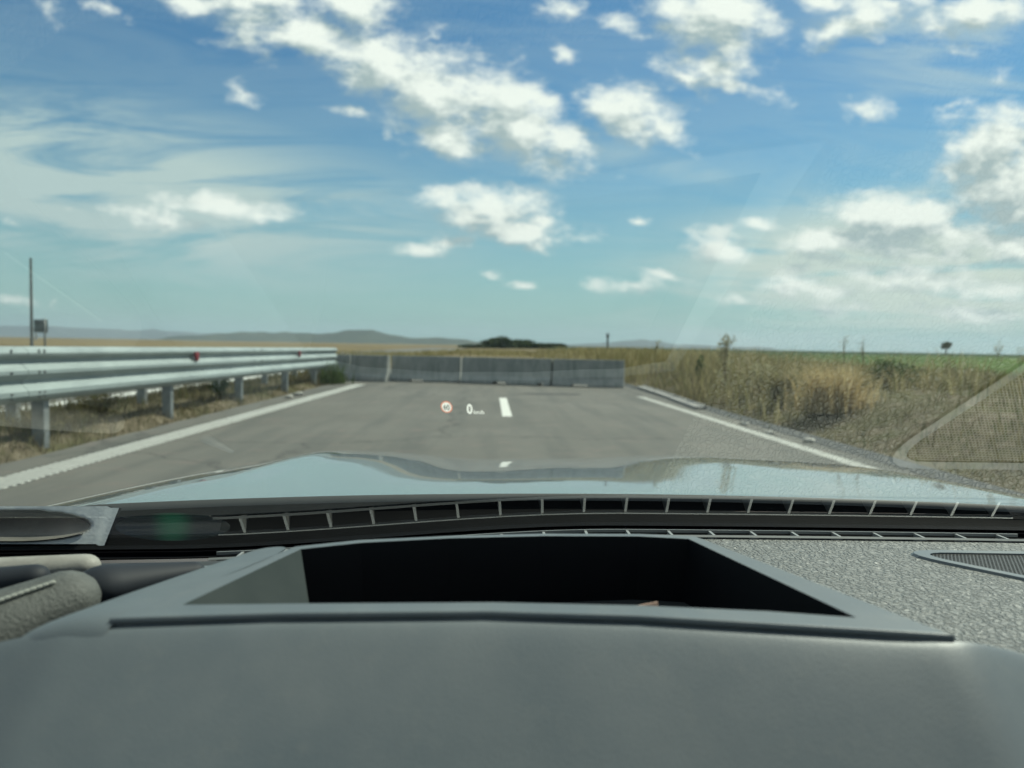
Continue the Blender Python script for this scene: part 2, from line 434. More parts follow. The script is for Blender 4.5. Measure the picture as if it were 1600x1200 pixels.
paint = mat('road_paint', (.72, .72, .67), .65, spec=.3); t = NT(paint.node_tree); vv = t.coord()
w = t.maprange(t.noise(vv, 9, 7, .7), .56, .74); t.l.new(t.mix(w, (.74, .74, .68, 1), (.36, .35, .32, 1)), pbsdf(paint).inputs['Base Color'])
worn = mat('worn_paint', (.6, .6, .57), .7, spec=.3); t = NT(worn.node_tree); vv = t.coord()
w = t.maprange(t.noise(vv, 6, 8, .72), .48, .68); t.l.new(t.mix(w, (.46, .46, .42, 1), (.23, .225, .2, 1)), pbsdf(worn).inputs['Base Color'])

worn2 = noisy('grimy_paint', (.17, .17, .16), (.24, .24, .22), 5, .75)
def line_pts(a, b, n, z, w):
    """flat band between two ground points"""
    a, b = Vector(a), Vector(b); d = (b - a).normalized(); s = Vector((d.y, -d.x, 0))
    mb = MB(); vs = []; fs = []
    for i in range(n + 1):
        p = a.lerp(b, i / n); k = w / 2 * (1 + .05 * fbm(p.x, p.y, 2.7))
        vs += [(*(p - s * k).xy, z), (*(p + s * k).xy, z)]
    mb.add(vs, [(2 * i, 2 * i + 1, 2 * i + 3, 2 * i + 2) for i in range(n)])
    return mb
# left edge line: a raised ribbed line on a thin base
la, lb = P(0, 757, z=0), P(563, 601, z=0); la.z = lb.z = 0
ld = (lb - la).normalized(); la2 = la - ld * 7
tag(line_pts(la2, lb, 80, .004, .34).build('edge_line_base', worn2), kind='structure'); mb = MB()
n = int((lb - la2).length / .105); sd = Vector((ld.y, -ld.x, 0)); ang = math.atan2(ld.y, ld.x)
for i in range(n):
    p = la2 + ld * (.105 * i)
    mb.box((p.x, p.y, .009), (.050, .335 * random.uniform(.94, 1.03), .010), ang)
tag(mb.build('edge_line', paint), kind='structure')
ra, rb = P(1330, 724, z=0), P(1000, 620, z=0); ra.z = rb.z = 0
rd = (rb - ra).normalized()
tag(line_pts(ra - rd * 7, rb, 90, .004, .20).build('edge_line', worn), kind='structure')
# centre dashes
cdash = MB()
a1, b1 = P(791, 651, z=0), P(787, 622, z=0)
xx = (a1.x + b1.x) / 2
for k in range(0, 5):
    y0 = a1.y + 9.6 * k
    if 0 < k < 2: continue
    q = line_pts((xx, y0, 0), (xx, y0 + (b1.y - a1.y), 0), 8, .004, .17); cdash.add(q.v, q.f)
tag(cdash.build('lane_dashes', paint), kind='structure')
# markings of the other carriageway, seen under the rail
ob = MB()
for x, w_ in ((-8.05, .42), (-9.6, .3)):
    q = line_pts((x, -10, 0), (x, 200, 0), 60, .018, w_); ob.add(q.v, q.f)
tag(ob.build('far_edge_line', paint), kind='structure')
# dark seam and gutter along the right-hand edge
tar = noisy('dark_gutter', (.035, .04, .043), (.07, .075, .075), 5, .8, .4, 30, .01)
gm = line_pts((RIGHT_E + .1, -3, 0), (RIGHT_E - .02, 27, 0), 70, .005, .38)
tag(gm.build('gutter', tar), kind='structure')
patch = noisy('tar_stain', (.07, .07, .066), (.10, .1, .095), 3, .9)
pm = MB(); pc = P(868, 616, z=0)
pv = [(pc.x + .85 * math.cos(a) * (1 + .3 * fbm(math.cos(a), math.sin(a), 1.3)), pc.y + .38 * math.sin(a) * (1 + .3 * fbm(math.cos(a), math.sin(a), 1.7)), .0035) for a in np.linspace(0, 2 * math.pi, 25)[:-1]]
pm.add(pv, [tuple(range(24))]); tag(pm.build('tar_stain', patch), kind='structure')

# green crop beyond the right verge
crop = mat('crop_green', (.06, .11, .03), .9, spec=.1); t = NT(crop.node_tree); vv = t.coord()
n1 = t.noise(vv, .05, 5, .6); n2 = t.noise(t.mapping(vv, scale=(1, .25, 1)), 1.4, 6, .65)
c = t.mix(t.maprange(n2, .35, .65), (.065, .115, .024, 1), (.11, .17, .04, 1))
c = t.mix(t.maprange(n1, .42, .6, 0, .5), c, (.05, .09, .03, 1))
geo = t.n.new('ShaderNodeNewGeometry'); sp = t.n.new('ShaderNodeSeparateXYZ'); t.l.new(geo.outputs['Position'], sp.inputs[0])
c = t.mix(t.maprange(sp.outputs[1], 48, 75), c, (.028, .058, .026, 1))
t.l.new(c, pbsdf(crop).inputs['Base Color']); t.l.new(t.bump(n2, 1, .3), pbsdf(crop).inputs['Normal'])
cx = [21, 23, 26, 30, 38, 50, 75, 120, 250, 600, 1400]; cy = [4, 8] + list(np.arange(12, 60, 4)) + [70, 90, 120, 160, 220, 300, 420, 600, 900, 1600]
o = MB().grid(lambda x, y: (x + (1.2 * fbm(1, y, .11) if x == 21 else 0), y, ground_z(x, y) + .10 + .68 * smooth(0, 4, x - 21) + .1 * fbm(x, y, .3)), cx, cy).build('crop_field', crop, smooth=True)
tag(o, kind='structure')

# hills on the horizon
def ridge(name, pts, D, depth, m, rough=.12):
    xs = [p[0] for p in pts]; n = 90
    pxs = np.linspace(xs[0], xs[-1], n); hs = np.interp(pxs, xs, [p[1] for p in pts])
    mb = MB(); rows = 9
    def fn(i, j):
        w = P(pxs[i], hs[i], Y=D); h = max(w.z + 1, .5) * (1 + rough * fbm(w.x / D * 40, 3, 1.5, 5))
        k = (j / (rows - 1) - .5) * 2
        return (w.x * (1 + k * depth / D * .5), D + k * depth, -1 + h * math.cos(k * math.pi / 2) ** 1.3 * (1 + .15 * fbm(w.x / 90, k * 3, 1)))
    mb.grid(fn, list(range(n)), list(range(rows)))
    return tag(mb.build(name, m, smooth=True), kind='structure')
hill1 = noisy('hill_scrub', (.03, .045, .03), (.075, .085, .05), .012, .95, .8, .05, 3)
hill2 = noisy('hill_far', (.05, .06, .05), (.08, .09, .065), .005, .95)
ridge('hills', [(-400, 500), (-80, 508), (60, 510), (130, 513), (240, 516), (330, 520), (420, 523), (520, 529), (600, 533)], 6800, 700, hill2)
ridge('hills', [(280, 525), (330, 523), (385, 519), (420, 520), (445, 517.5), (480, 520), (505, 521), (535, 518), (562, 515.5), (585, 516), (608, 522), (630, 527), (680, 528.5), (720, 530.5), (770, 536)], 2600, 350, hill1)
ridge('hills', [(870, 539), (910, 537), (950, 535), (975, 532), (1000, 530.5), (1025, 533), (1060, 538), (1120, 540.5), (1200, 543)], 5200, 400, hill2)

# ------------------------------------------------------------------ concrete barrier blocks
conc = mat('barrier_concrete', (.3, .3, .29), .9, spec=.25); t = NT(conc.node_tree); vv = t.coord()
n1 = t.noise(vv, 1.6, 7, .65); n2 = t.noise(t.mapping(vv, scale=(2, 2, .35)), 3, 6, .65); n3 = t.noise(vv, 45, 4, .6)
c = t.mix(t.maprange(n1, .35, .65), (.29, .30, .285, 1), (.37, .375, .35, 1))
c = t.mix(t.maprange(n2, .48, .66, 0, .8), c, (.20, .225, .21, 1))
c = t.mix(t.maprange(n3, .6, .75, 0, .4), c, (.2, .2, .2, 1))
t.l.new(c, pbsdf(conc).inputs['Base Color']); t.l.new(t.bump(n3, .4, .01), pbsdf(conc).inputs['Normal'])
PROF = [(-.24, 0), (-.24, .08), (-.15, .26), (-.085, .85), (.085, .85), (.15, .26), (.24, .08), (.24, 0)]
def barrier(p0, p1, label, slots):
    p0, p1 = Vector(p0), Vector(p1); p0.z = p1.z = 0
    d = (p1 - p0); L = d.length; d.normalize(); nrm = Vector((-d.y, d.x, 0))
    org = (p0 + p1) / 2
    xs = sorted({0, L} | {k for a, b in slots for k in (a * L, b * L)})
    mb = MB()
    def pt(s, q): return p0 + d * s + nrm * q[0] + Vector((0, 0, q[1]))
    for i in range(len(xs) - 1):
        a, b = xs[i], xs[i + 1]
        inslot = any(abs(a - s0 * L) < 1e-6 for s0, s1 in slots)
        pr = PROF if not inslot else [(-.24, .08)] + PROF[2:6] + [(.24, .08)]
        n = len(pr)
        va = [pt(a, q) for q in pr]; vb = [pt(b, q) for q in pr]
        mb.add(va + vb, [(k, k + 1, n + k + 1, n + k) for k in range(n - 1)] + [(n - 1, 0, n, 2 * n - 1)] + [tuple(range(n)), tuple(range(2 * n - 1, n - 1, -1))])
    o = mb.build('concrete_barrier', conc, bevel=.012, org=org)
    return tag(o, label, 'barrier', 'concrete blocks closing off the road')
def bp(px, py): return P(px, py, z=0) + Vector((0, .24, 0))
barrier(bp(480, 593), bp(546, 594), 'leftmost concrete barrier block, half hidden behind the end of the steel guardrail', [(.4, .5)])
barrier(bp(548, 595), bp(606, 597), 'short dark concrete barrier block with green weeds growing in front of its left end', [(.1, .2)])
barrier(bp(611, 596), bp(719, 598), 'concrete barrier block right of the bright joint, pale slot left of its middle', [(.27, .47)])
barrier(bp(723, 598.5), bp(863, 603.5), 'longest concrete barrier block, straight behind the painted lane dash', [(.37, .52), (.87, .93)])
barrier(bp(865, 603.5), bp(977, 606.5), 'rightmost concrete barrier block, ending at the tall dry grass', [(.28, .5)])

# kerb channel pieces at the right edge just this side of the blocks
def kerb(a, b, label):
    a, b = Vector(a), Vector(b); d = b - a; L = d.length; an = math.atan2(d.y, d.x); o_ = (a + b) / 2; o_.z = 0
    mb = MB().box((o_.x, o_.y, .02), (L, .20, .09), an)
    mb.box((o_.x + .12, o_.y, .045), (L * .99, .07, .10), an)
    tag(mb.build('kerb_slab', pale, bevel=.02, org=o_), label, 'kerb', 'kerb slabs')
k0 = P(1082, 640, z=0); k1 = P(1040, 624, z=0); k2 = P(1037, 623, z=0); k3 = P(990, 606, z=0)
kerb(k0 + Vector((.15, 0, 0)), k1 + Vector((.15, 0, 0)), 'nearer pale concrete kerb slab with a broken dark end beside the right edge line')
kerb(k2 + Vector((.18, 0, 0)), k3 + Vector((.18, 0, 0)), 'farther pale concrete kerb slab running up to the rightmost barrier block')

# ------------------------------------------------------------------ guardrails
galv = mat('galvanised_steel', (.62, .66, .66), .5, .3); t = NT(galv.node_tree); vv = t.coord()
n1 = t.noise(t.mapping(vv, scale=(1, .25, 1)), 5, 6, .65); n2 = t.voro(vv, 55)
t.l.new(t.mix(t.maprange(n1, .35, .7), (.33, .385, .38, 1), (.24, .285, .285, 1)), pbsdf(galv).inputs['Base Color'])
t.l.new(t.maprange(n2, 0, .6, .48, .62), pbsdf(galv).inputs['Roughness'])
gpost = noisy('galvanised_post', (.22, .245, .25), (.30, .325, .33), 6, .5, .1, 60, .002, metal=.5)
red = mat('red_reflector', (.2, .012, .02), .4, spec=.4)
boltm = mat('bolt_steel', (.12, .12, .12), .5, .8)
H = .60
THRIE = [(.0, .60), (.02, .598), (.062, .565), (.082, .53), (.075, .505), (.05, .488), (.005, .455), (.005, .425), (.045, .375), (.078, .345), (.08, .305), (.05, .275), (.005, .235), (.005, .205),
         (.045, .16), (.078, .125), (.08, .075), (.05, .03), (.01, .0)]
def guardrail(X, ys, ye, topz0, topz1, post_ys, post_z, reflect, label, post_r, bolts=True):
    root = empty('guardrail', (X, ys, 0), label, 'guardrail', 'steel guardrails in the median')
    def top(y): return topz0 + (topz1 - topz0) * (y - ys) / (ye - ys)
    joints = [ys] + [y for y in (8.25, 16.3) if ys < y < ye] + [ye]
    for i in range(len(joints) - 1):
        a, b = joints[i], joints[i + 1] + (.25 if i < len(joints) - 2 else 0)
        sh = .004 * (i % 2)
        yy = list(np.linspace(a, b, 12)); mb = MB()
        mb.grid(lambda k, y: (X + THRIE[k][0] + sh, y, top(y) - H + THRIE[k][1]), list(range(len(THRIE))), yy)
        mb.build('beam', galv, root, solid=.006)
        if bolts:
            bl = MB()
            for dyy in (-.42, .06, .16):
                for zz in (.055, .105, .315, .33, .54, .56):
                    y = b - .12 + dyy
                    if i < len(joints) - 2: bl.box((X + .085, y, top(y) - H + zz), (.012, .018, .014))
            if bl.v: tag(bl.build('bolt_row', boltm, root), kind='stuff')
    first = None
    for y in post_ys:
        if first is None:
            mb = MB(); h = top(y) + .0 - post_z
            pr = [(-.07, -.05), (.07, -.05), (.07, .05), (.045, .05), (.045, -.03), (-.045, -.03), (-.045, .05), (-.07, .05)]
            mb.prism([(X + post_r + a * 1.0, y + b * 1.1, post_z - .25) for a, b in pr], (0, 0, h - .03 + .25))
            mb.box((X + (post_r) / 2 - .0, y, top(y) - .3), (abs(post_r) * .9, .07, .16))
            first = mb.build('post', gpost, root, bevel=.006); first_y = y
        else:
            c = first.copy(); COL.objects.link(c); c.parent = root; c.location = (0, y - first_y, top(y) - top(first_y))
    for (px, py) in reflect:
        p = P(px, py, X=X + .07)
        mb = MB().prism([(X + .055, p.y - .08, p.z + .075), (X + .055, p.y + .10, p.z + .075), (X + .055, p.y + .08, p.z - .075), (X + .055, p.y + .02, p.z - .075)], (.05, 0, 0))
        mb.build('reflector', red, root, bevel=.006)
    return root
XR = -4.95
def py_at(px, X): return P(px, 640, X=X).y
posts = [py_at(px, XR - .1) for px in (63, 262, 373, 445, 490)]
ystep = posts[1] - posts[0]
ends = P(527, 545, X=XR + .07)
z0 = P(3, 541, X=XR + .07); zE = P(520, 543.5, X=XR + .07)
k = (zE.z - z0.z) / (zE.y - z0.y)
guardrail(XR, -6, ends.y, z0.z + k * (-6 - z0.y), z0.z + k * (ends.y - z0.y), [posts[0] - 2 * ystep, posts[0] - ystep] + posts, .08,
          [(305, 557), (467, 553)], 'near galvanised three-wave guardrail with two red reflectors beside the ribbed white line', -.10)
XB = -6.15
rp = [py_at(px, XB) for px in (8, 213, 331, 408, 455)]
guardrail(XB, -6, ends.y - 1.0, 1.06, 1.0, [rp[0] - 3.3] + rp, .05, [], 'rear steel guardrail, seen mostly as dark posts behind the near one', .10, False).scale = (1, 1, 1)

# ------------------------------------------------------------------ poles and signs
grey = noisy('grey_steel', (.16, .18, .18), (.24, .26, .26), 3, .6, metal=.3)
Yp = 42
b0 = P(50, 545, Y=Yp); t0 = P(47, 405, Y=Yp); gz = ground_z(b0.x, Yp)
pole = MB().tube([(b0.x, Yp, gz), (b0.x, Yp, t0.z)], [.085, .06], 12); pole.tube([(b0.x, Yp, gz), (b0.x, Yp, gz + .35)], .12, 12)
pole.tube([(b0.x, Yp, t0.z), (b0.x, Yp, t0.z + .05)], .075, 12)
tag(pole.build('steel_pole', grey, org=(b0.x, Yp, gz), smooth=False), 'tall thin bare steel pole standing beyond the left guardrail', 'pole')
sa, sb = P(53, 499, Y=Yp + .6), P(75, 520, Y=Yp + .6)
rt = empty('road_sign', ((sa.x + sb.x) / 2, Yp + .6, gz), 'square grey road sign seen from behind at the foot of the tall thin pole', 'road sign')
signback = noisy('sign_back', (.24, .27, .28), (.30, .33, .34), 5, .5, metal=.4)
MB().box(((sa.x + sb.x) / 2, Yp + .6, (sa.z + sb.z) / 2), (sb.x - sa.x, .03, sa.z - sb.z)).build('panel', signback, rt, bevel=.02)
for zz in (.25, .75): MB().box(((sa.x + sb.x) / 2, Yp + .565, sb.z + (sa.z - sb.z) * zz), (sb.x - sa.x, .03, .05)).build('rail', grey, rt)
MB().tube([(P(62, 540, Y=Yp).x, Yp + .5, gz - .1), (P(62, 540, Y=Yp).x, Yp + .5, sa.z + .05)], .05, 10).build('post', grey, rt, smooth=True)
wp = P(58, 526, Y=Yp + .55)
wm = mat('white_plate', (.7, .72, .72), .5)
MB().box((wp.x, Yp + .45, wp.z), (.13, .02, .38)).build('plate', wm, rt, bevel=.03)
Yu = 190; b0 = P(949, 548, Y=Yu); t0 = P(949, 520.5, Y=Yu)
wood = noisy('old_wood', (.17, .16, .15), (.22, .21, .2), 2, .9)
up = MB().tube([(b0.x, Yu, -.1), (b0.x, Yu, t0.z)], [.28, .22], 10); up.box((b0.x, Yu, t0.z - .35), (1.0, .16, .16)); up.box((b0.x, Yu, t0.z - .8), (.8, .2, .3))
tag(up.build('utility_pole', wood, org=(b0.x, Yu, -.1)), 'lone short dark pole standing on the horizon above the rightmost barrier block', 'pole')

# ------------------------------------------------------------------ vegetation
dry = leaf_mat('dry_grass', [(0, (.11, .085, .045)), (.3, (.17, .14, .075)), (.55, (.10, .11, .042)), (.8, (.25, .21, .125)), (1, (.34, .30, .2))], trans=.35)
drygreen = leaf_mat('drying_grass', [(0, (.10, .082, .042)), (.3, (.16, .14, .066)), (.5, (.10, .12, .042)), (.8, (.24, .20, .10)), (1, (.07, .10, .03))], trans=.35)
tall = leaf_mat('tall_dry_grass', [(0, (.18, .15, .075)), (.3, (.28, .24, .12)), (.55, (.20, .20, .085)), (.8, (.42, .35, .19)), (1, (.52, .46, .27))], trans=.45)
golden = leaf_mat('golden_bush', [(0, (.40, .29, .13)), (.4, (.52, .40, .20)), (.75, (.62, .51, .30)), (1, (.33, .29, .14))], trans=.5)
dark_leaf = leaf_mat('dark_foliage', [(0, (.02, .034, .016)), (.4, (.042, .065, .027)), (.75, (.075, .10, .04)), (1, (.12, .14, .06))], trans=.25)
green_leaf = leaf_mat('weed_leaf', [(0, (.04, .075, .02)), (.5, (.07, .12, .035)), (1, (.13, .16, .06))], trans=.35)
pale_leaf = leaf_mat('pale_weed', [(0, (.30, .28, .16)), (.5, (.40, .36, .22)), (1, (.28, .29, .16))], trans=.5)
stemm = noisy('stem', (.13, .10, .06), (.2, .16, .09), 6, .9)

def scatter(x0, x1, y0, y1, n, seed, pw=1.0, clump=.0, cs=1.0):
    g = np.random.default_rng(seed)
    x = g.uniform(x0, x1, n); y = y0 + (y1 - y0) * g.random(n) ** pw
    if clump:
        k = np.array([fbm(a, b, cs) for a, b in zip(x, y)]); keep = g.random(n) < np.clip(.5 + clump * k, .06, 1)
        x, y = x[keep], y[keep]
    z = np.array([ground_z(a, b) for a, b in zip(x, y)])
    return np.stack([x, y, z - .02], 1)

g = np.random.default_rng(11)
parts = []
p = scatter(-7.4, LEFT_E - .02, 3.5, 27, 15000, 1, 1.0, 1.3, .9); n = len(p)
parts.append(blades(p, g.uniform(.06, .26, n), g.uniform(.006, .016, n), .8, 1))
p = scatter(-5.6, LEFT_E - .0, 3.5, 26, 9000, 2, 1.0, .8, 2.0); n = len(p)
parts.append(blades(p, g.uniform(.03, .12, n), g.uniform(.006, .014, n), 1.0, 2))
o = np_mesh('dry_grass', *cat_mesh(parts)[:3], dry, rnd=cat_mesh(parts)[3]); tag(o, kind='stuff')
p = scatter(-7.3, -5.0, 4, 26, 7000, 3, 1.0, 2.2, .5); n = len(p)
m_ = blades(p, g.uniform(.12, .42, n), g.uniform(.008, .018, n), .6, 3)
tag(np_mesh('verge_grass', *m_[:3], drygreen, rnd=m_[3]), kind='stuff')
# right verge: short growth at the edge, tall dry stand further in
parts = []
p = scatter(RIGHT_E - .12, 7.2, 2, 26, 19000, 4, 1.0, .9, 1.2); n = len(p)
parts.append(blades(p, g.uniform(.04, .2, n), g.uniform(.007, .018, n), .9, 4))
p = scatter(5.6, 22, 4, 46, 30000, 5, .8, 1.2, .35); n = len(p)
parts.append(blades(p, g.uniform(.12, .45, n), g.uniform(.012, .03, n), .7, 5))
cm = cat_mesh(parts); tag(np_mesh('dry_grass', *cm[:3], drygreen, rnd=cm[3]), kind='stuff')
parts = []
p = scatter(5.1, 10, 13, 44, 17000, 6, .9, 1.6, .55); n = len(p)
hh = g.uniform(.35, .85, n) * np.array([np.clip(.95 + .75 * fbm(a, b, .5), .35, 1.15) for a, b in p[:, :2]]); parts.append(blades(p, hh, g.uniform(.012, .03, n), .45, 6))
p = scatter(-3.5, 9, 28, 46, 7000, 66, .9, 1.4, .4); p = p[(p[:, 0] > 2.2) | (p[:, 0] < -2.8)]; n = len(p)
parts.append(blades(p, g.uniform(.5, 1.0, n), g.uniform(.015, .03, n), .45, 7))
p = scatter(5, 20, 44, 90, 9000, 8, .9, 1.2, .3); n = len(p)
parts.append(blades(p, g.uniform(.5, .95, n), g.uniform(.03, .06, n), .5, 8))
p = scatter(-6, 7, 74, 105, 5000, 19, .9, .8, .3); n = len(p)
parts.append(blades(p, g.uniform(.3, .8, n), g.uniform(.03, .07, n), .5, 19))
p = scatter(-16, -4.8, 28, 90, 9000, 9, .9, 1.2, .3); n = len(p)
parts.append(blades(p, g.uniform(.35, .75, n), g.uniform(.03, .06, n), .5, 9))
cm = cat_mesh(parts); tag(np_mesh('tall_grass', *cm[:3], tall, rnd=cm[3]), kind='stuff')

def bush(name, base, w, h, nleaf, size, m, label, cat, group=None, seed=0, clumps=7, squash=.8, stem=True, upright=False):
    gg = np.random.default_rng(seed + 100); base = Vector(base)
    root = empty(name, base, label, cat, group); cs = []
    cc = []
    for k in range(clumps):
        a = gg.uniform(0, 6.28); r = w * .34 * gg.random() ** .6; zz = h * gg.uniform(.3 if squash > .5 else .12, .8)
        c = np.array([base.x + r * math.cos(a), base.y + r * math.sin(a) * .8, base.z + zz]); cc.append(c)
        rad = np.array([w * .26, w * .24, h * .28]) * gg.uniform(.65, 1.15)
        q = gg.normal(size=(nleaf // clumps, 3)); q /= np.linalg.norm(q, axis=1)[:, None]; q *= gg.random((len(q), 1)) ** .4
        cs.append(c + q * rad)
    if upright:
        bs = np.tile(np.array(base), (nleaf, 1)) + np.stack([gg.normal(0, w * .2, nleaf), gg.normal(0, w * .2, nleaf), np.zeros(nleaf)], 1)
        mm = blades(bs, h * gg.uniform(.3, 1.0, nleaf) ** 1.3, size * gg.uniform(.6, 1.2, nleaf), .5, seed, .8)
    else:
        mm = leaves(np.concatenate(cs), size, seed)
    np_mesh('foliage', *mm[:3], m, root, rnd=mm[3])
    sm = MB()
    for c in cc[:max(3, clumps // 2)]:
        sm.tube([base + Vector((0, 0, -.05)), base.lerp(Vector(c), .5) + Vector((0, 0, h * .08)), Vector(c)], [w * .022 + .004, w * .014 + .003, .003], 6)
    sm.build('stem', stemm, root)
    return root

# golden shrub and its neighbours on the right verge
def on_verge(px, Y):
    x = P(px, 600, Y=Y).x; return (x, Y, ground_z(x, Y))
bush('golden_bush', on_verge(1303, 13.2), 1.15, .98, 1500, .022, golden, 'tall golden dry shrub on the right verge', 'bush', seed=1, upright=True)
bush('dry_bush', on_verge(1228, 15.5), .8, .85, 900, .02, tall, 'pale tan dry shrub just left of the golden one', 'bush', seed=2, upright=True)
bush('green_weed', on_verge(1093, 21.5), .35, .95, 500, .05, green_leaf, 'narrow dark green weed at the road edge near the kerb slabs', 'weed', seed=3)
bush('dry_bush', on_verge(1180, 17.5), 1.1, .7, 700, .045, pale_leaf, 'low dusty green shrub on the right verge beyond the road edge', 'bush', seed=4)
bush('dry_bush', on_verge(1385, 15), 1.2, .6, 800, .04, green_leaf, 'low green shrub right of the golden one, before the crop field', 'bush', seed=14)

def tall_weed(base, topz, w, n, label, seed, m=pale_leaf, size=.05):
    gg = np.random.default_rng(seed); base = Vector(base); h = topz - base.z
    root = empty('tall_weed', base, label, 'weed', 'tall weeds standing up from the right verge')
    sm = MB(); cs = []
    sm.tube([base, base + Vector((w * .1, 0, h * .5)), base + Vector((0, 0, h * .95))], [.007, .005, .003], 5)
    for k in range(n):
        f = gg.uniform(.4, 1.0); a = gg.uniform(0, 6.28); r = w * .5 * gg.uniform(.3, 1)
        tip = base + Vector((r * math.cos(a), r * math.sin(a), h * min(f + .1, 1)))
        st = base + Vector((w * .05, 0, h * (f - .2)))
        sm.tube([st, st.lerp(tip, .6) + Vector((0, 0, -.02)), tip], [.006, .004, .002], 5)
        for _ in range(14):
            cs.append(np.array(st.lerp(tip, gg.uniform(.5, 1.05))) + gg.normal(0, .035, 3))
    sm.build('stem', stemm, root)
    mm = leaves(np.array(cs), size, seed); np_mesh('foliage', *mm[:3], m, root, rnd=mm[3])
Yw = 17.5
b = on_verge(1131, Yw); tall_weed(b, P(1131, 527, Y=Yw).z, .42, 16, 'pale bushy weed rising above the horizon right of the barrier blocks', 1)
Yw = 21
b = on_verge(1023, Yw); tall_weed(b, P(1023, 527, Y=Yw).z, .18, 4, 'thin wispy weed above the horizon near the end of the barrier blocks', 2)
Yw = 15
for i, (px, top, lb_) in enumerate([(1316, 522, 'thin bare stalk standing behind the golden shrub'), (1347, 524, 'slender stalk just right of the golden shrub'), (1555, 533, 'small sprig on the horizon near the right edge of the view'), (1592, 540, 'lowest sprig on the horizon at the far right edge')]):
    Y_ = Yw if px < 1500 else 30
    b = on_verge(px, Y_); tall_weed(b, P(px, top, Y=Y_).z, .16 if px < 1500 else .5, 3 if px < 1500 else 7, lb_, 5 + i, size=.022 if px < 1500 else .04)

# weeds round the guardrail
def left_at(px, X): 
    y = P(px, 640, X=X).y; return (X, y, ground_z(X, y))
bush('green_weed', left_at(545, -3.9) if False else (P(545, 594, z=0).x, P(545, 600, z=0).y - .3, 0.02), 1.0, .8, 260, .03, green_leaf, 'green weed in front of the concrete block at the end of the guardrail', 'weed', seed=6, upright=True)
bush('green_weed', left_at(345, -5.3), .4, .5, 420, .03, green_leaf, 'bright green weed between guardrail posts, middle of the rail', 'weed', seed=7)
bush('dry_bush', left_at(155, -5.5), .8, .5, 900, .025, drygreen, 'dark scrubby bush under the rail right of the nearest post', 'bush', seed=8)
bush('dry_bush', left_at(60, -5.2), .6, .25, 500, .02, drygreen, 'low bristly tuft at the foot of the nearest guardrail post', 'bush', seed=9)

# dark bushes on the horizon and the small tree
Yb = 300
for i, (px, top, w, lb_) in enumerate([(745, 538, 9, 'lowest dark bush at the left end of the distant thicket'), (775, 531, 9, 'rounded dark bush left of the two highest crowns of the thicket'),
                                       (776, 527.5, 5, 'left one of the two highest crowns of the distant thicket'), (800, 526.5, 7, 'highest dark crown, right one of the two peaks of the thicket'),
                                       (790, 533, 12, 'broad dark bush in the middle of the thicket, under its peaks'), (822, 531.5, 9, 'dark bush just right of the peaks of the thicket'),
                                       (846, 535.5, 9, 'low dark bush on the falling right side of the thicket'), (870, 536.5, 6, 'small dark bush at the right end of the thicket')]):
    Y_ = Yb + (i % 3) * 6; p0 = P(px, 546, Y=Y_); tz = P(px, top, Y=Y_).z
    bush('distant_bush', (p0.x, Y_, -.1), w * 1.7, tz + .2, 1300, .6, dark_leaf, lb_, 'bush', 'dark bushes in the distant thicket', seed=20 + i, clumps=11, squash=.3)
def small_tree(px, top, Y, w, label, seed):
    x = P(px, 550, Y=Y).x; gz = ground_z(x, Y) + .4; tz = P(px, top, Y=Y).z; h = tz - gz
    root = empty('field_tree', (x, Y, gz), label, 'tree'); gg = np.random.default_rng(seed)
    tr = MB().tube([(x, Y, gz), (x + .05, Y, gz + h * .3), (x, Y, gz + h * .55)], [h * .06, h * .045, h * .03], 8); cs = []
    for k in range(9):
        a = gg.uniform(0, 6.28); r = w * .36 * gg.random() ** .5; c = Vector((x + r * math.cos(a), Y + r * math.sin(a), gz + h * gg.uniform(.55, .86)))
        tr.tube([(x, Y, gz + h * .38), Vector((x, Y, gz + h * .45)).lerp(c, .6), c], [h * .02, h * .012, .02], 6)
        q = gg.normal(size=(120, 3)); q /= np.linalg.norm(q, axis=1)[:, None]; q *= gg.random((120, 1)) ** .4
        cs.append(np.array(c) + q * np.array([w * .2, w * .2, h * .14]))
    tr.build('trunk', stemm, root)
    mm = leaves(np.concatenate(cs), h * .06, seed); np_mesh('crown', *mm[:3], dark_leaf, root, rnd=mm[3])
small_tree(1478, 532, 150, 2.6, 'small lone round tree standing in the green crop field', 3)

# a few pale stones by the road
stone = noisy('pale_stone', (.42, .40, .36), (.55, .53, .48), 6, .9, .4, 20, .02)
def rock(px, py, r, label, zoff=0):
    p = P(px, py, z=zoff); p.z = ground_z(p.x, p.y) if abs(p.x) > 4.6 else 0
    bm = bmesh.new(); bmesh.ops.create_icosphere(bm, subdivisions=2, radius=r)
    for v_ in bm.verts:
        k = 1 + .35 * mnoise.noise(v_.co / r * 1.3 + Vector((px, py, 0))); v_.co = Vector((v_.co.x * k * 1.4, v_.co.y * k, v_.co.z * k * .7))
    me = bpy.data.meshes.new('stone'); bm.to_mesh(me); bm.free(); me.materials.append(stone)
    o = bpy.data.objects.new('stone', me); COL.objects.link(o); o.location = p + Vector((0, 0, r * .45)); tag(o, label, 'stone', 'pale stones on the verges')
rock(1163, 655, .055, 'pale stone on the right verge below the low dusty shrub', .1)
rock(1203, 668, .05, 'pale flat stone on the right verge, middle one of three', .1)
rock(1264, 680, .06, 'pale stone nearest the car on the right verge', .1)
rock(452, 619, .07, 'larger pale stone on the left verge by the ribbed line', .05)
rock(466, 615, .08, 'greyish flat stone on the left verge beside a whiter one', .05)
rock(555, 595, .06, 'small yellowish stone where the left line meets the blocks', 0)

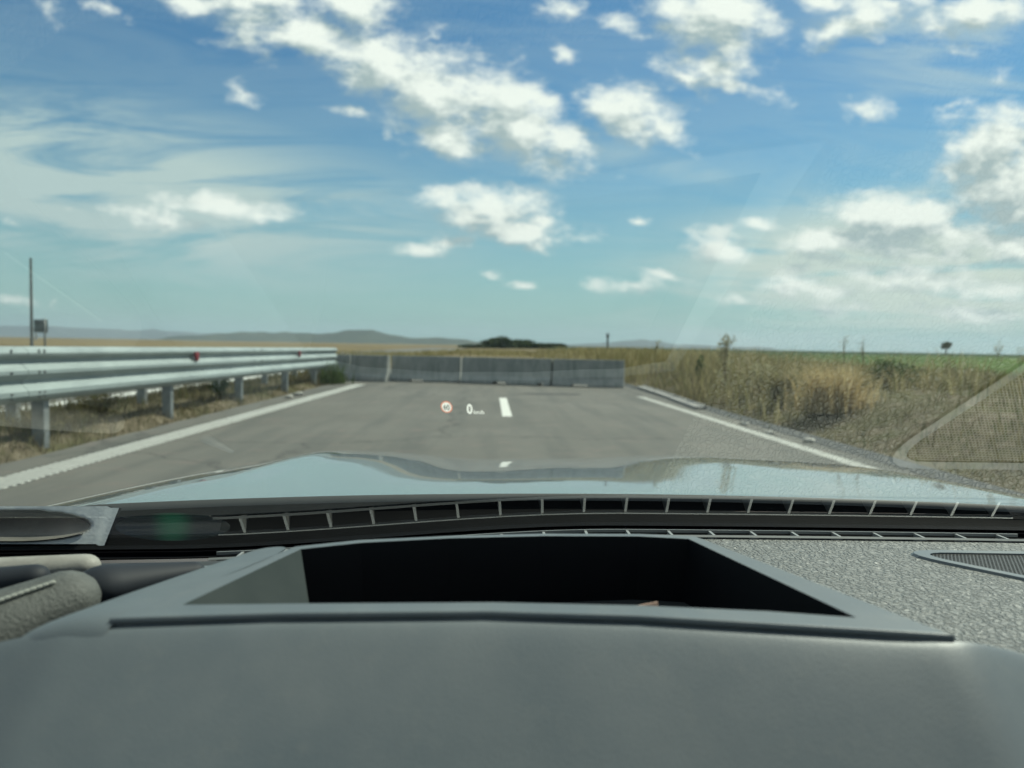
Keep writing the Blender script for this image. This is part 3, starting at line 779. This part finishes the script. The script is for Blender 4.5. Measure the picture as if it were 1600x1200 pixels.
# ------------------------------------------------------------------ the car
XC = .08
CAR = empty('car', (XC, .2, 0), 'silver car seen from inside, its grey dashboard and bonnet facing the concrete blocks', 'car')
def rel(x, y, z): return (x, y, CZ + z)

# bonnet
silver = mat('silver_paint', (.50, .53, .54), .22, .75, coat=1.0, coat_rough=.015); t = NT(silver.node_tree); vv = t.coord()
fl = t.noise(vv, 900, 2, .6); t.l.new(t.maprange(fl, .3, .7, .18, .32), pbsdf(silver).inputs['Roughness'])
pbsdf(silver).inputs['Coat IOR'].default_value = 1.6
def bonnet_z(x, y):
    dx = x - XC - .02
    d = y - 1.0
    a = abs(dx)
    z = -.197 - .073 * d - .027 * d * d
    z -= .030 * a ** 2.2 + .32 * max(a - (.56 if dx < 0 else .72), 0) ** 1.55
    z += .021 * smooth(.14, .47, a) * (1 - (.75 * smooth(.50, .60, a) if dx < 0 else 0)) * smooth(1.0, 1.9, y)
    z += .003 * math.exp(-((dx + .49) / .035) ** 2) * smooth(1.05, 1.4, y)
    z -= .004 * math.exp(-((dx + .12) / .14) ** 2) * smooth(1.1, 1.7, y)
    z -= .5 * max(y - 2.42, 0) ** 1.7
    return z
RAKE = R(29)
def foot_y(x): return .848 - .05 * (x - .3) ** 2
def dash_z(x): return -.200 - .026 * smooth(.15, -.35, x) if False else -.200 - .026 * (1 - smooth(-.35, .15, x))
def pane(x, s):
    """s metres up the glass from its foot"""
    return rel(x, foot_y(x) - s * math.cos(RAKE), dash_z(x) + s * math.sin(RAKE))
def rear_y(x): return 1.02 - .15 * min(x - .35, 0) ** 2
def by_at(x, k): return rear_y(x) + (2.72 - rear_y(x)) * k
scut = noisy('scuttle_black', (.002, .0025, .003), (.004, .0045, .005), 20, .8, .3, 200, .001, spec=.08)
scx = list(np.linspace(XC - .80, XC + .86, 60))
MB().grid(lambda x, k: rel(x, foot_y(x) + .001 + (rear_y(x) - foot_y(x) - .006) * [0, .12, .3, .75, .96, 1][k], dash_z(x) + (bonnet_z(x, rear_y(x)) - dash_z(x)) * [0, .12, .3, .75, .96, 1][k] + [-.004, -.018, -.028, -.024, -.016, -.005][k]), scx, list(range(6))).build('scuttle_panel', scut, CAR, smooth=True)
seal = mat('rubber_seal', (.06, .065, .065), .6)
MB().grid(lambda x, k: rel(x, rear_y(x) - .006 + [.0, .003, .009][k], bonnet_z(x, rear_y(x)) + [-.006, .002, .0015][k]), scx, [0, 1, 2]).build('bonnet_seal', seal, CAR, smooth=True)
bx_ = list(np.linspace(-.84, 1.00, 200)); by_ = list(np.linspace(0, 1, 110))
MB().grid(lambda x, k: (lambda y: rel(x, y - .10 * abs(x - XC) ** 2 * smooth(1.4, 2.4, y), bonnet_z(x, y)))(by_at(x, k)), bx_, by_).build('bonnet', silver, CAR, smooth=True)
body = mat('body_silver', (.5, .53, .54), .25, .75, coat=1)
for s in (-1, 1):
    x = XC + s * .90
    MB().grid(lambda y, k: rel(x + s * .06 * math.sin(k * 3.1), y, bonnet_z(x, y) - .02 - k * .55), list(np.linspace(.95, 2.72, 24)), list(np.linspace(0, 1, 8))).build('front_wing', body, CAR, smooth=True)

# windscreen: one raked pane with the black printed band along its foot
glass = bpy.data.materials.new('windscreen_glass'); glass.use_nodes = True; t = NT(glass.node_tree); t.n.clear()
out = t.n.new('ShaderNodeOutputMaterial'); tr = t.n.new('ShaderNodeBsdfTransparent'); tr.inputs[0].default_value = (.83, .91, .835, 1)
gl = t.n.new('ShaderNodeBsdfGlossy'); gl.inputs['Roughness'].default_value = 0.0; gl.inputs[0].default_value = (1, 1, 1, 1)
fr = t.n.new('ShaderNodeFresnel'); fr.inputs[0].default_value = 1.5
mx = t.n.new('ShaderNodeMixShader'); t.l.new(t.math('MULTIPLY', fr.outputs[0], 1.3, None, True), mx.inputs[0])
t.l.new(tr.outputs[0], mx.inputs[1]); t.l.new(gl.outputs[0], mx.inputs[2]); t.l.new(mx.outputs[0], out.inputs[0])
frit = mat('black_glass_band', (.006, .008, .010), .04, spec=.75)
ws = MB().grid(lambda x, s: pane(x, s), list(np.linspace(XC - .76, XC + .76, 40)), list(np.linspace(.0, .93, 24))).build('windscreen', glass, CAR, smooth=True)
# the pane's normals must look into the cabin
if ws.data.polygons[len(ws.data.polygons) // 2].normal.z > 0: ws.data.flip_normals()
def off_pane(x, s, h):
    p = Vector(pane(x, s)); n_ = Vector((0, -math.sin(RAKE), -math.cos(RAKE))); return p + n_ * h
MB().grid(lambda x, s: off_pane(x, s, .002), list(np.linspace(XC - .72, XC + .72, 40)), [-.004, .002, .006, .010]).build('black_band', frit, ws, smooth=True)

# head-up display: readings thrown on the glass
glow = mat('display_white', (0, 0, 0), .5); pbsdf(glow).inputs['Emission Color'].default_value = (1, 1, .93, 1); pbsdf(glow).inputs['Emission Strength'].default_value = .95
glow_r = mat('display_red', (0, 0, 0), .5); pbsdf(glow_r).inputs['Emission Color'].default_value = (1, .33, .2, 1); pbsdf(glow_r).inputs['Emission Strength'].default_value = .8
glow_g = mat('display_grey', (.02, .02, .02), .6); pbsdf(glow_g).inputs['Emission Color'].default_value = (.2, .22, .18, 1); pbsdf(glow_g).inputs['Emission Strength'].default_value = .12
def hit_pane(px, py):
    d = ray(px, py); lo, hi = .2, 1.2
    for _ in range(40):
        m_ = (lo + hi) / 2; q = CAMP + d * (m_ / d.y)
        s = (foot_y(q.x) - q.y) / math.cos(RAKE); zg = CZ + dash_z(q.x) + s * math.sin(RAKE)
        if q.z > zg: hi = m_
        else: lo = m_
    return CAMP + d * (lo / d.y)
hp = hit_pane(700, 642); S0 = hp.y / F
e_up = Vector((0, -math.cos(RAKE), math.sin(RAKE))); view = (hp - CAMP).normalized()
e_n = Vector((0, -math.sin(RAKE), -math.cos(RAKE)))
vp_ = e_up - view * e_up.dot(view); STR = 1 / vp_.length
def on_pane(px, py, lift=.0025):
    """from the display's centre, across and up the glass"""
    dx, dy_ = (px - 700) * S0, (642 - py) * S0 * STR
    q = hp + Vector((dx + dx * 0, 0, 0)) + e_up * dy_ + e_n * lift
    return q - Vector((0, 0, .0175 * dx))
def glyph_mesh(txt, px, py, hpx, m, name, par, lift=.003, bold=0, wide=1.0):
    cu = bpy.data.curves.new('t', 'FONT'); cu.body = txt; cu.align_x = 'CENTER'; cu.align_y = 'CENTER'; cu.size = 1; cu.offset = bold
    ob = bpy.data.objects.new('t', cu); COL.objects.link(ob)
    bpy.context.view_layer.update()
    me0 = ob.evaluated_get(bpy.context.evaluated_depsgraph_get()).to_mesh()
    vs = [v_.co.copy() for v_ in me0.vertices]; fs = [tuple(p_.vertices) for p_ in me0.polygons]
    ob.to_mesh_clear(); bpy.data.objects.remove(ob); bpy.data.curves.remove(cu)
    ys = [v_.y for v_ in vs]; xs = [v_.x for v_ in vs]; hh = max(ys) - min(ys); mx_ = (max(xs) + min(xs)) / 2; my_ = (max(ys) + min(ys)) / 2
    k = hpx / hh
    return MB().add([on_pane(px + (v_.x - mx_) * k * wide, py - (v_.y - my_) * k, lift) for v_ in vs], fs).build(name, m, par)
def disc(cx, cy, r0, r1, m, name, lift):
    n = 40; mb = MB()
    if r0 <= 0: mb.add([on_pane(cx + r1 * math.cos(2 * math.pi * k / n), cy + r1 * math.sin(2 * math.pi * k / n), lift) for k in range(n)], [tuple(range(n))])
    else:
        mb.add([on_pane(cx + r * math.cos(2 * math.pi * k / n), cy + r * math.sin(2 * math.pi * k / n), lift) for r in (r0, r1) for k in range(n)],
               [(k, (k + 1) % n, n + (k + 1) % n, n + k) for k in range(n)])
    return mb.build(name, m, ws)
o = disc(697.5, 642, 0, 7.3, glow, 'speed_limit_disc', -.003)
disc(697.5, 642, 7.3, 9.0, glow_r, 'speed_limit_ring', -.003)
glyph_mesh('60', 697.5, 642, 8.4, glow_g, 'speed_limit_number', ws, -.0028, .02, .9)
o = glyph_mesh('0', 733.5, 644, 15.5, glow, 'speed_reading', ws, -.003, .03, .88)
o = glyph_mesh('km/h', 748, 648.5, 6.2, glow, 'speed_unit', ws, -.003, .012, 1.0)

# dashboard top: grained skin
grain = mat('grained_dash', (.2, .205, .2), .42, spec=.55); t = NT(grain.node_tree); vv = t.coord()
w = t.vmath('ADD', vv, t.vmath('SCALE', t.noise(vv, 60, 2, .5, 0, 1), scale=.012))
ve = t.voro(w, 165, 'DISTANCE_TO_EDGE'); nb = t.noise(vv, 230, 2, .5); nl = t.noise(vv, 70, 3, .6)
hgt = t.math('ADD', t.maprange(ve, 0, .28, 0, 1, True), t.math('MULTIPLY', nb, .5)); hgt = t.math('ADD', hgt, t.math('MULTIPLY', nl, .6))
t.l.new(t.bump(hgt, .85, .0022), pbsdf(grain).inputs['Normal'])
t.l.new(t.mix(t.maprange(ve, 0, .12, .35, 0), (.165, .17, .158, 1), (.07, .072, .068, 1)), pbsdf(grain).inputs['Base Color'])
t.l.new(t.maprange(nb, .3, .7, .44, .60), pbsdf(grain).inputs['Roughness'])
soft = mat('matte_trim', (.17, .185, .19), .5, spec=.5); t = NT(soft.node_tree); vv = t.coord()
nb = t.noise(vv, 700, 3, .6); n2 = t.noise(vv, 14, 5, .6)
n3 = t.noise(vv, 45, 6, .7); n4 = t.noise(t.mapping(vv, scale=(1, 1, .4)), 6, 4, .6)
t.l.new(t.bump(t.math('ADD', nb, t.math('MULTIPLY', n3, .6)), .3, .0005), pbsdf(soft).inputs['Normal'])
c = t.mix(t.maprange(n2, .35, .7), (.112, .135, .146, 1), (.150, .168, .172, 1)); c = t.mix(t.maprange(n3, .55, .72, 0, .35), c, (.185, .195, .185, 1))
c = t.mix(t.maprange(n4, .4, .62, 0, .5), c, (.092, .115, .125, 1))
t.l.new(c, pbsdf(soft).inputs['Base Color']); t.l.new(t.maprange(n4, .3, .7, .42, .6), pbsdf(soft).inputs['Roughness'])
black = mat('black_plastic', (.004, .005, .007), .6, spec=.2)
darktrim = mat('dark_trim', (.022, .026, .032), .62, spec=.22)
lightrim = mat('grey_vent_trim', (.25, .26, .25), .45, spec=.5)

VA, VB = .046, .022            # vent slot lies between these distances from the glass
def dtop(x, y):
    """dash skin height"""
    k = foot_y(x) - VA - y
    return dash_z(x) - .002 - .25 * max(k - .30, 0) ** 1.3 * .6 - .9 * max(x - .95, 0) ** 2
xs = list(np.linspace(XC - .76, XC + .80, 160))
dmb = MB().grid(lambda x, k: rel(x, foot_y(x) - VA - k * .62, dtop(x, foot_y(x) - VA - k * .62)), xs, list(np.linspace(0, 1, 90)))
dash = dmb.build('dashboard', grain, CAR, smooth=True, solid=.02)
# vent: trough, lips and dividers
vx = list(np.linspace(-.285, .585, 60))
MB().grid(lambda x, k: rel(x, foot_y(x) - [VA, VA, VB, VB][k], dash_z(x) - [.003, .035, .035, .003][k]), vx, [0, 1, 2, 3]).build('vent_trough', black, CAR)
vent = MB().grid(lambda x, k: rel(x, foot_y(x) - [VA + .0008, VA - .0012, VA - .0012][k], dash_z(x) + [.0, .0018, -.0012][k]), vx, [0, 1, 2])
vent.grid(lambda x, k: rel(x, foot_y(x) - [VB + .0006, VB + .0006, VB - .001, VB - .001][k], dash_z(x) + [-.0015, .0018, .0018, -.0015][k]), vx, [0, 1, 2, 3])
vent = vent.build('defroster_vent', lightrim, CAR)
for i in range(19):
    x = -.2575 + i * .0455
    MB().box(rel(x, foot_y(x) - (VA + VB) / 2, dash_z(x) - .009), (.0028, VA - VB - .002, .020), 0).build('slat', lightrim, vent)
MB().grid(lambda x, k: rel(x, foot_y(x) - [VB - .003, .006, 0][k], dash_z(x) + [-.004, -.006, -.003][k]), xs, [0, 1, 2]).build('screen_foot_trim', black, CAR)

# added dark matt panel, dulls the dash's mirror image in the glass
plain = noisy('matte_panel', (.045, .05, .052), (.06, .065, .066), 20, .6, .2, 500, .0004)
def pan(a, k):
    y0 = foot_y(.1) - VA - .004; y = y0 - k * .42; x0, x1 = -.66, .18 + .28 * (y0 - y)
    x = x0 + (x1 - x0) * a; yy_ = min(y, foot_y(x) - VA - .003)
    return rel(x, yy_, dtop(x, yy_) + .0015)
MB().grid(pan, list(np.linspace(0, 1, 30)), list(np.linspace(0, 1, 20))).build('mirror_damper', plain, CAR, smooth=True)

# speaker in the right-hand corner: rounded triangular bezel and a perforated cover
def rounded(poly, r, n=7):
    out = []; m_ = len(poly)
    for i in range(m_):
        p, a, b = Vector(poly[i]), Vector(poly[i - 1]), Vector(poly[(i + 1) % m_])
        da, db = (a - p).normalized(), (b - p).normalized(); th = da.angle(db); L = r[i] / math.tan(th / 2)
        p0, p1 = p + da * L, p + db * L
        for k in range(n + 1):
            f = k / n; out.append((p0 * (1 - f) ** 2 + p * 2 * f * (1 - f) + p1 * f * f))
    return out
def gp(px, py, z=-.196): return P(px, py, z=CZ + z).xy
A_ = gp(1428, 858); B_ = gp(1425, 871)
tri_out = [(.392, .762), (.80, .752), (.80, .585), (.54, .585)]
tri_out = [Vector(q) for q in tri_out]
def inset(poly, d):
    out = []; n_ = len(poly)
    for i in range(n_):
        a, p, b = poly[i - 1], poly[i], poly[(i + 1) % n_]
        d1 = (p - a).normalized(); d2 = (b - p).normalized(); n1_ = Vector((d1.y, -d1.x)); n2_ = Vector((d2.y, -d2.x))
        k = (n1_ + n2_).normalized(); out.append(p + k * (d / max(k.dot(n1_), .25)))
    return out
rr = [.030, .02, .02, .03]
ring_o = rounded(tri_out, rr); ring_i = rounded(inset(tri_out, .0135), [.019, .012, .012, .02]); ring_m = rounded(inset(tri_out, .004), [.0275, .018, .018, .028])
def ztop(q): return dtop(q.x, q.y)
n_ = len(ring_o); mb = MB()
vs = [rel(q.x, q.y, ztop(q) - .004) for q in ring_o] + [rel(q.x, q.y, ztop(q) + .0025) for q in ring_m] + [rel(q.x, q.y, ztop(q) + .0025) for q in ring_i] + [rel(q.x, q.y, ztop(q) - .004) for q in ring_i]
mb.add(vs, [(r * n_ + k, r * n_ + (k + 1) % n_, (r + 1) * n_ + (k + 1) % n_, (r + 1) * n_ + k) for r in range(3) for k in range(n_)])
spk = mb.build('speaker_bezel', soft, CAR, smooth=False)
mesh_m = mat('speaker_mesh', (.2, .2, .195), .45, .3); t = NT(mesh_m.node_tree); vv = t.coord()
s_ = t.n.new('ShaderNodeSeparateXYZ'); t.l.new(vv, s_.inputs[0]); PIT = .0037
row = t.math('DIVIDE', s_.outputs[1], PIT * .866); fl_ = t.math('FLOOR', row); odd = t.math('MULTIPLY', t.math('MODULO', t.math('ABSOLUTE', fl_), 2), .5)
cx_ = t.math('SUBTRACT', t.math('FRACT', t.math('ADD', t.math('DIVIDE', s_.outputs[0], PIT), odd)), .5); cy_ = t.math('SUBTRACT', t.math('FRACT', row), .5)
rad = t.math('SQRT', t.math('ADD', t.math('MULTIPLY', cx_, cx_), t.math('MULTIPLY', cy_, cy_)))
hole = t.maprange(rad, .33, .40, 1, 0)
t.l.new(t.mix(hole, (.075, .075, .07, 1), (.004, .004, .004, 1)), pbsdf(mesh_m).inputs['Base Color'])
t.l.new(t.math('SUBTRACT', .25, t.math('MULTIPLY', hole, .25)), pbsdf(mesh_m).inputs['Specular IOR Level'])
t.l.new(t.maprange(hole, 0, 1, .4, 1), pbsdf(mesh_m).inputs['Roughness'])
MB().add([rel(q.x, q.y, ztop(q) + .0011) for q in ring_i], [tuple(range(n_))]).build('speaker_cover', mesh_m, spk)

# storage tray and screen housing in the middle
def T(px, py, z): return P(px, py, z=CZ + z)
ZF, ZN = -.150, -.152
far_ = [(462, 853, ZF), (560, 843, ZF), (700, 836.5, ZF), (850, 833, ZF), (1000, 833.5, ZF), (1086, 837, ZF)]
FO = [T(*q) for q in far_]
NO = [T(172, 966, ZN), T(430, 958, ZN), T(760, 955, ZN), T(1000, 962, ZN), T(1250, 977, ZN), T(1490, 992, ZN)]
FI = [T(470, 858, ZF), T(565, 848, ZF), T(702, 841, ZF), T(850, 837.5, ZF), T(998, 838, ZF), T(1076, 842, ZF)]
NI = [T(285, 945, ZN), T(470, 943, ZN), T(770, 941, ZN), T(1000, 946, ZN), T(1200, 955, ZN), T(1338, 965, ZN)]
def loop4(a, b):
    """closed loop: far side left to right, then near side right to left"""
    return a + b[::-1]
outer = loop4(FO, NO); inner = loop4(FI, NI)
cen = Vector((.03, .52, 0))
def shift(pts, k, dz): return [Vector((cen.x + (p.x - cen.x) * k, cen.y + (p.y - cen.y) * k, p.z + dz)) for p in pts]
def out_flank(p, i):
    # outside of the housing: falls away to the dash
    return p
skirt = []
for i, p in enumerate(outer):
    q = p.copy()
    if i < 6: q.y += .012; q.z = CZ - .215
    else: q.z -= .003; q.y += .004
    if i in (0,): q.x -= .10; q.y -= .0
    if i == 5: q.x += .012
    if i == 11: q = p + Vector((-.004, .004, -.004))
    if i == 6: q = p + Vector((.012, .006, -.03))
    skirt.append(q)
rim2 = [p + Vector((0, 0, -.003)) for p in shift(outer, 1.008, 0)]
n_ = 12; mb = MB()
mb.add(skirt + rim2 + outer + inner, [(r * n_ + k, r * n_ + (k + 1) % n_, (r + 1) * n_ + (k + 1) % n_, (r + 1) * n_ + k) for r in (1, 2) for k in range(n_)] + [(k, (k + 1) % n_, n_ + (k + 1) % n_, n_ + k) for k in (0, 1, 2, 3, 4, 5, 11)])
tray = mb.build('storage_tray', soft, CAR, bevel=.003, seg=3)
# inner walls: left kept grey as lit, the rest blackened for their shade
low = [p + Vector((0, 0, -.085)) for p in shift(inner, .97, 0)]
lm = MB(); lm.add(inner[0:6] + low[0:6], [(k, k + 1, 6 + k + 1, 6 + k) for k in range(5)])
lm.add(inner[5:7] + low[5:7], [(0, 1, 3, 2)]); lm.add(inner[6:12] + low[6:12], [(k, k + 1, 6 + k + 1, 6 + k) for k in range(5)]); lm.add(low, [tuple(range(12))])
dark_walls = lm.build('tray_dark_walls', black, tray)
lw = [T(470, 858, ZF), T(285, 945, ZN), T(503, 960, ZN) + Vector((0, .02, -.03)), T(503, 960, ZN)]
wl = MB(); a0, a1 = FI[0], NI[0]
# left wall slopes inward towards its foot
b0_, b1_ = a0 + Vector((.012, -.004, -.07)), a1 + Vector((.075, .02, -.07))
wl.add([a0, a1, b1_, b0_], [(0, 1, 2, 3)])
wl.build('tray_side', noisy('tray_grey', (.040, .050, .050), (.050, .060, .059), 20, .9, .2, 500, .0003, spec=.08), tray)

# screen housing: lip, shadow groove and the big face that leans towards the cabin
lip = []
cols = list(np.linspace(0, 1, 40))
def near_edge(f):
    q = [T(-160, 1058, ZN), T(-60, 1024, ZN), T(0, 1003, ZN), T(90, 985, ZN), T(172, 969, ZN), T(430, 961, ZN), T(760, 958, ZN), T(1000, 964.5, ZN), T(1250, 979.5, ZN), T(1490, 996, ZN), T(1600, 1021, ZN), T(1700, 1044, ZN)]
    for j_, (a_, b_) in {0: (-160, 1058), 1: (-60, 1024), 2: (0, 1003), 3: (90, 985), 10: (1600, 1021), 11: (1700, 1044)}.items(): q[j_] = P(a_, b_, Y=.412)
    k = f * (len(q) - 1); i = min(int(k), len(q) - 2); return q[i].lerp(q[i + 1], k - i)
FACE = R(52)
def face(f, j):
    p = near_edge(f)
    # groove first, then the rounded shoulder, then the leaning face
    g_ = smooth(.28, .365, f) * (1 - smooth(.80, .84, f))      # the groove runs only under the tray's lip
    prof = [(.003 * g_, -.0036 * g_), (.003 * g_, -.0044 * g_), (-.0003, -.0046 * g_), (-.003, -.0012 - .0044 * g_), (-.007, -.0038 - .0044 * g_), (-.013, -.008 - .0044 * g_), (-.03, -.0215 - .0045 * g_), (-.06, -.046 - .0045 * g_), (-.11, -.088 - .0045 * g_), (-.17, -.145)]
    d = prof[j]
    return (p.x * (1 + .0 * j), p.y + d[0], p.z + d[1])
MB().grid(face, cols, list(range(10))).build('screen_housing', soft, CAR, smooth=True, sub=1)
# lip of the tray over the groove
MB().grid(lambda i, j: tuple(NO[i].lerp(NO[i + 1], 0) + Vector((0, [0, -.0015, -.0005, .0035][j], [0, -.0012, -.0038, -.0045][j]))) if i < 5 else tuple(NO[5] + Vector((0, [0, -.0015, -.0005, .0035][j], [0, -.0012, -.0038, -.0045][j]))), list(range(6)), [0, 1, 2, 3]).build('tray_lip', soft, tray, smooth=True)

# left flank of the housing, between tray rim and instrument cowl
fl_t = [T(465, 853, ZF), T(300, 918, ZN), T(172, 966, ZN)]
def flp(i):
    i = min(i, 4)
    p = [T(462, 854, ZF), T(380, 888, ZF), T(300, 920, ZN), T(235, 945, ZN), T(172, 968, ZN)][i]
    q = [T(345, 884, -.19), T(250, 915, -.182), T(150, 948, -.175), T(70, 978, -.168), P(0, 1003, Y=.412)][i]
    r = q + Vector((-.02, .01, -.05))
    return p, q, r
def flank(i, j):
    p, q, r = flp(i)
    if i == 5: p, q, r = [w_ + Vector((0, -.008, -.010)) for w_ in (flp(4)[0], flp(4)[1], flp(4)[2])]
    k = j / 5
    if k <= .8: m_ = p.lerp(q, k / .8); m_.z += .006 * math.sin(math.pi * k / .8); return tuple(m_)
    return tuple(q.lerp(r, (k - .8) / .2))
MB().grid(flank, list(range(6)), list(range(6))).build('housing_flank', soft, CAR, smooth=True, sub=2)

# instrument cowl and its neighbours at the left
leather = noisy('stitched_leather', (.085, .09, .082), (.125, .13, .118), 60, .6, .9, 380, .0012)
def Q(px, py, Y): return P(px, py, Y=Y)
cw = MB().capsule(Q(-470, 938, .575), Q(132, 886, .62), .026, .012, 24, .85)
cowlm = noisy('cowl_skin', (.26, .25, .22), (.34, .33, .29), 60, .55, .5, 500, .0006)
cowl = cw.build('instrument_cowl', cowlm, CAR, smooth=True)
MB().capsule(Q(-470, 985, .53), Q(50, 903, .56), .032, .012, 20, .8)  .build('instrument_hood', darktrim, cowl, smooth=True)
pad = MB().capsule(Q(-520, 1235, .40), Q(92, 944, .52), .064, .026, 24, .8).build('stitched_pad', leather, CAR, smooth=True)
thread = mat('thread', (.30, .31, .27), .7)
st = MB()
pa_, pb_ = Q(-520, 1235, .40), Q(92, 944, .52)
for i in range(22):
    e_ = []
    for f in (.55 + i / 50, .55 + (i + .6) / 50):
        c_ = pa_.lerp(pb_, f); r_ = .064 + (.026 - .064) * f
        d_ = ((CAMP - c_).normalized() * .62 + Vector((0, 0, 1)) * .78).normalized(); e_.append(c_ + d_ * r_ * .885)
    st.capsule(e_[0], e_[1], .0016, .0016, 6, 1, 2)
st.build('stitch_row', thread, pad, smooth=True)
MB().capsule(Q(165, 918, .56), Q(300, 893, .60), .022, .010, 24, .75).build('display_housing', darktrim, CAR, smooth=True)
MB().capsule(Q(300, 893, .66), Q(345, 886, .68), .006, .003, 12, .7).build('display_cap', soft, CAR, smooth=True)

# dash corner's reflection in the windscreen, built as a pale sheet with oval dish
def corner_refl(i, j):
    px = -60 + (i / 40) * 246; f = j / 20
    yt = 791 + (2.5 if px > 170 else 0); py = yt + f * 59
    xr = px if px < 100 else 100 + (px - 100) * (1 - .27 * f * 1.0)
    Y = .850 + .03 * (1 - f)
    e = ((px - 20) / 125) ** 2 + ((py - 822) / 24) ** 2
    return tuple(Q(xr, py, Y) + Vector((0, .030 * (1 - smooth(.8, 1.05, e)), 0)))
pm_ = mat('pale_reflection', (.30, .34, .36), .45, spec=.5); t = NT(pm_.node_tree); vv = t.coord()
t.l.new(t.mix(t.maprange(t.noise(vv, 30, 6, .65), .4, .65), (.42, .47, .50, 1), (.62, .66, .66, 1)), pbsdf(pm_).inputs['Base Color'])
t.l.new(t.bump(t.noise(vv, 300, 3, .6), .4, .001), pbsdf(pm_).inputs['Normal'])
cmo = MB().grid(corner_refl, list(range(41)), list(range(21))).build('corner_reflection', pm_, CAR, smooth=True)
MB().grid(lambda i, j: tuple(Vector(corner_refl(i, j)) * 1.0 + Vector((0, .006, -.0015))), list(range(41)), list(range(21))).build('backing', black, cmo, smooth=True)  # black back added against mirroring in the glass

dish_m = noisy('dish_reflection', (.17, .165, .145), (.25, .24, .21), 25, .6, .3, 300, .0005)  # reflected hollow's darker tone put into the colour
MB().grid(lambda r, a: tuple(Q(20 + 122 * r * math.cos(a), 822 + 22.5 * r * math.sin(a), .850 + .03 * (.47 - .38 * r * math.sin(a))) + Vector((0, -.003 + .028 * (1 - r * r), 0))), list(np.linspace(0.01, 1, 10)), list(np.linspace(0, 2 * math.pi, 41))).build('reflected_dish', dish_m, cmo, smooth=True)
# head-up projector's reflection in the glass, built as a faintly glowing green oval
lens = mat('green_reflection', (.016, .03, .026), .15, spec=.6); t = NT(lens.node_tree); vv = t.coord()
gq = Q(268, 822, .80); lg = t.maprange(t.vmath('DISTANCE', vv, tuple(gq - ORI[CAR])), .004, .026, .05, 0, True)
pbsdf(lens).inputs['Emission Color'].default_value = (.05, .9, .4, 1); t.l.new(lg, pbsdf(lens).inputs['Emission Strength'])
MB().grid(lambda r, a: tuple(Q(270 + 90 * r * math.cos(a), 823 + 22 * r * math.sin(a), .80) + Vector((0, .004 * (1 - r * r), 0))), list(np.linspace(0.01, 1, 8)), list(np.linspace(0, 2 * math.pi, 41))).build('projector_reflection', lens, CAR, smooth=True)

# roof, pillars and doors: they shade the cabin
headl = noisy('headliner', (.45, .44, .42), (.5, .49, .46), 30, .9)
top_y = foot_y(XC) - .93 * math.cos(RAKE); top_z = dash_z(XC) + .93 * math.sin(RAKE)
MB().grid(lambda x, y: rel(XC + x * (1 - .04 * abs(y - top_y)), y, top_z + .05 * math.sin(math.pi * min(max((top_y - y) / 2.6, 0), 1)) - .05 * (abs(x) / .66) ** 4), list(np.linspace(-.66, .66, 16)), list(np.linspace(top_y + .02, top_y - 2.4, 20))).build('roof', body, CAR, smooth=True, solid=.03)
for s in (-1, 1):
    MB().tube([rel(XC + s * .78, foot_y(XC + .7) - .0, -.22), rel(XC + s * .74, .45, -.0), rel(XC + s * .68, top_y, top_z)], [.05, .045, .04], 10).build('pillar', body, CAR, smooth=True)
    MB().tube([rel(XC + s * .80, -.75, -.3), rel(XC + s * .66, -.8, top_z)], [.06, .05], 10).build('pillar', body, CAR, smooth=True)
    MB().grid(lambda y, k: rel(XC + s * (.80 + .08 * math.sin(k * 3)), y, -.27 - .7 * k), list(np.linspace(.84, -1.7, 20)), list(np.linspace(0, 1, 8))).build('door', body, CAR, smooth=True, solid=.04)

# a slip of card left in the tray
card = noisy('brown_card', (.34, .22, .17), (.42, .29, .23), 30, .8)
ca = P(985, 953, Y=.475)
cv = [P(980, 950, Y=.475), P(1028, 941, Y=.48), P(1032, 964, Y=.475), P(984, 964, Y=.47)]
o = MB().prism(cv, (0, .0015, 0)).build('paper_card', card, org=cv[3]); tag(o, 'small brown slip of card lying in the black storage tray', 'card')

# ------------------------------------------------------------------ air
hz = bpy.data.materials.new('haze'); hz.use_nodes = True; t = NT(hz.node_tree); t.n.clear()
out = t.n.new('ShaderNodeOutputMaterial'); pv_ = t.n.new('ShaderNodeVolumePrincipled'); pv_.inputs['Color'].default_value = (.72, .86, .98, 1)
pv_.inputs['Density'].default_value = 1.4e-4; pv_.inputs['Anisotropy'].default_value = .2
t.l.new(pv_.outputs[0], out.inputs['Volume'])
hb = MB().box((0, 3500, 74), (17000, 8600, 152)).build('haze', hz); tag(hb, kind='stuff')
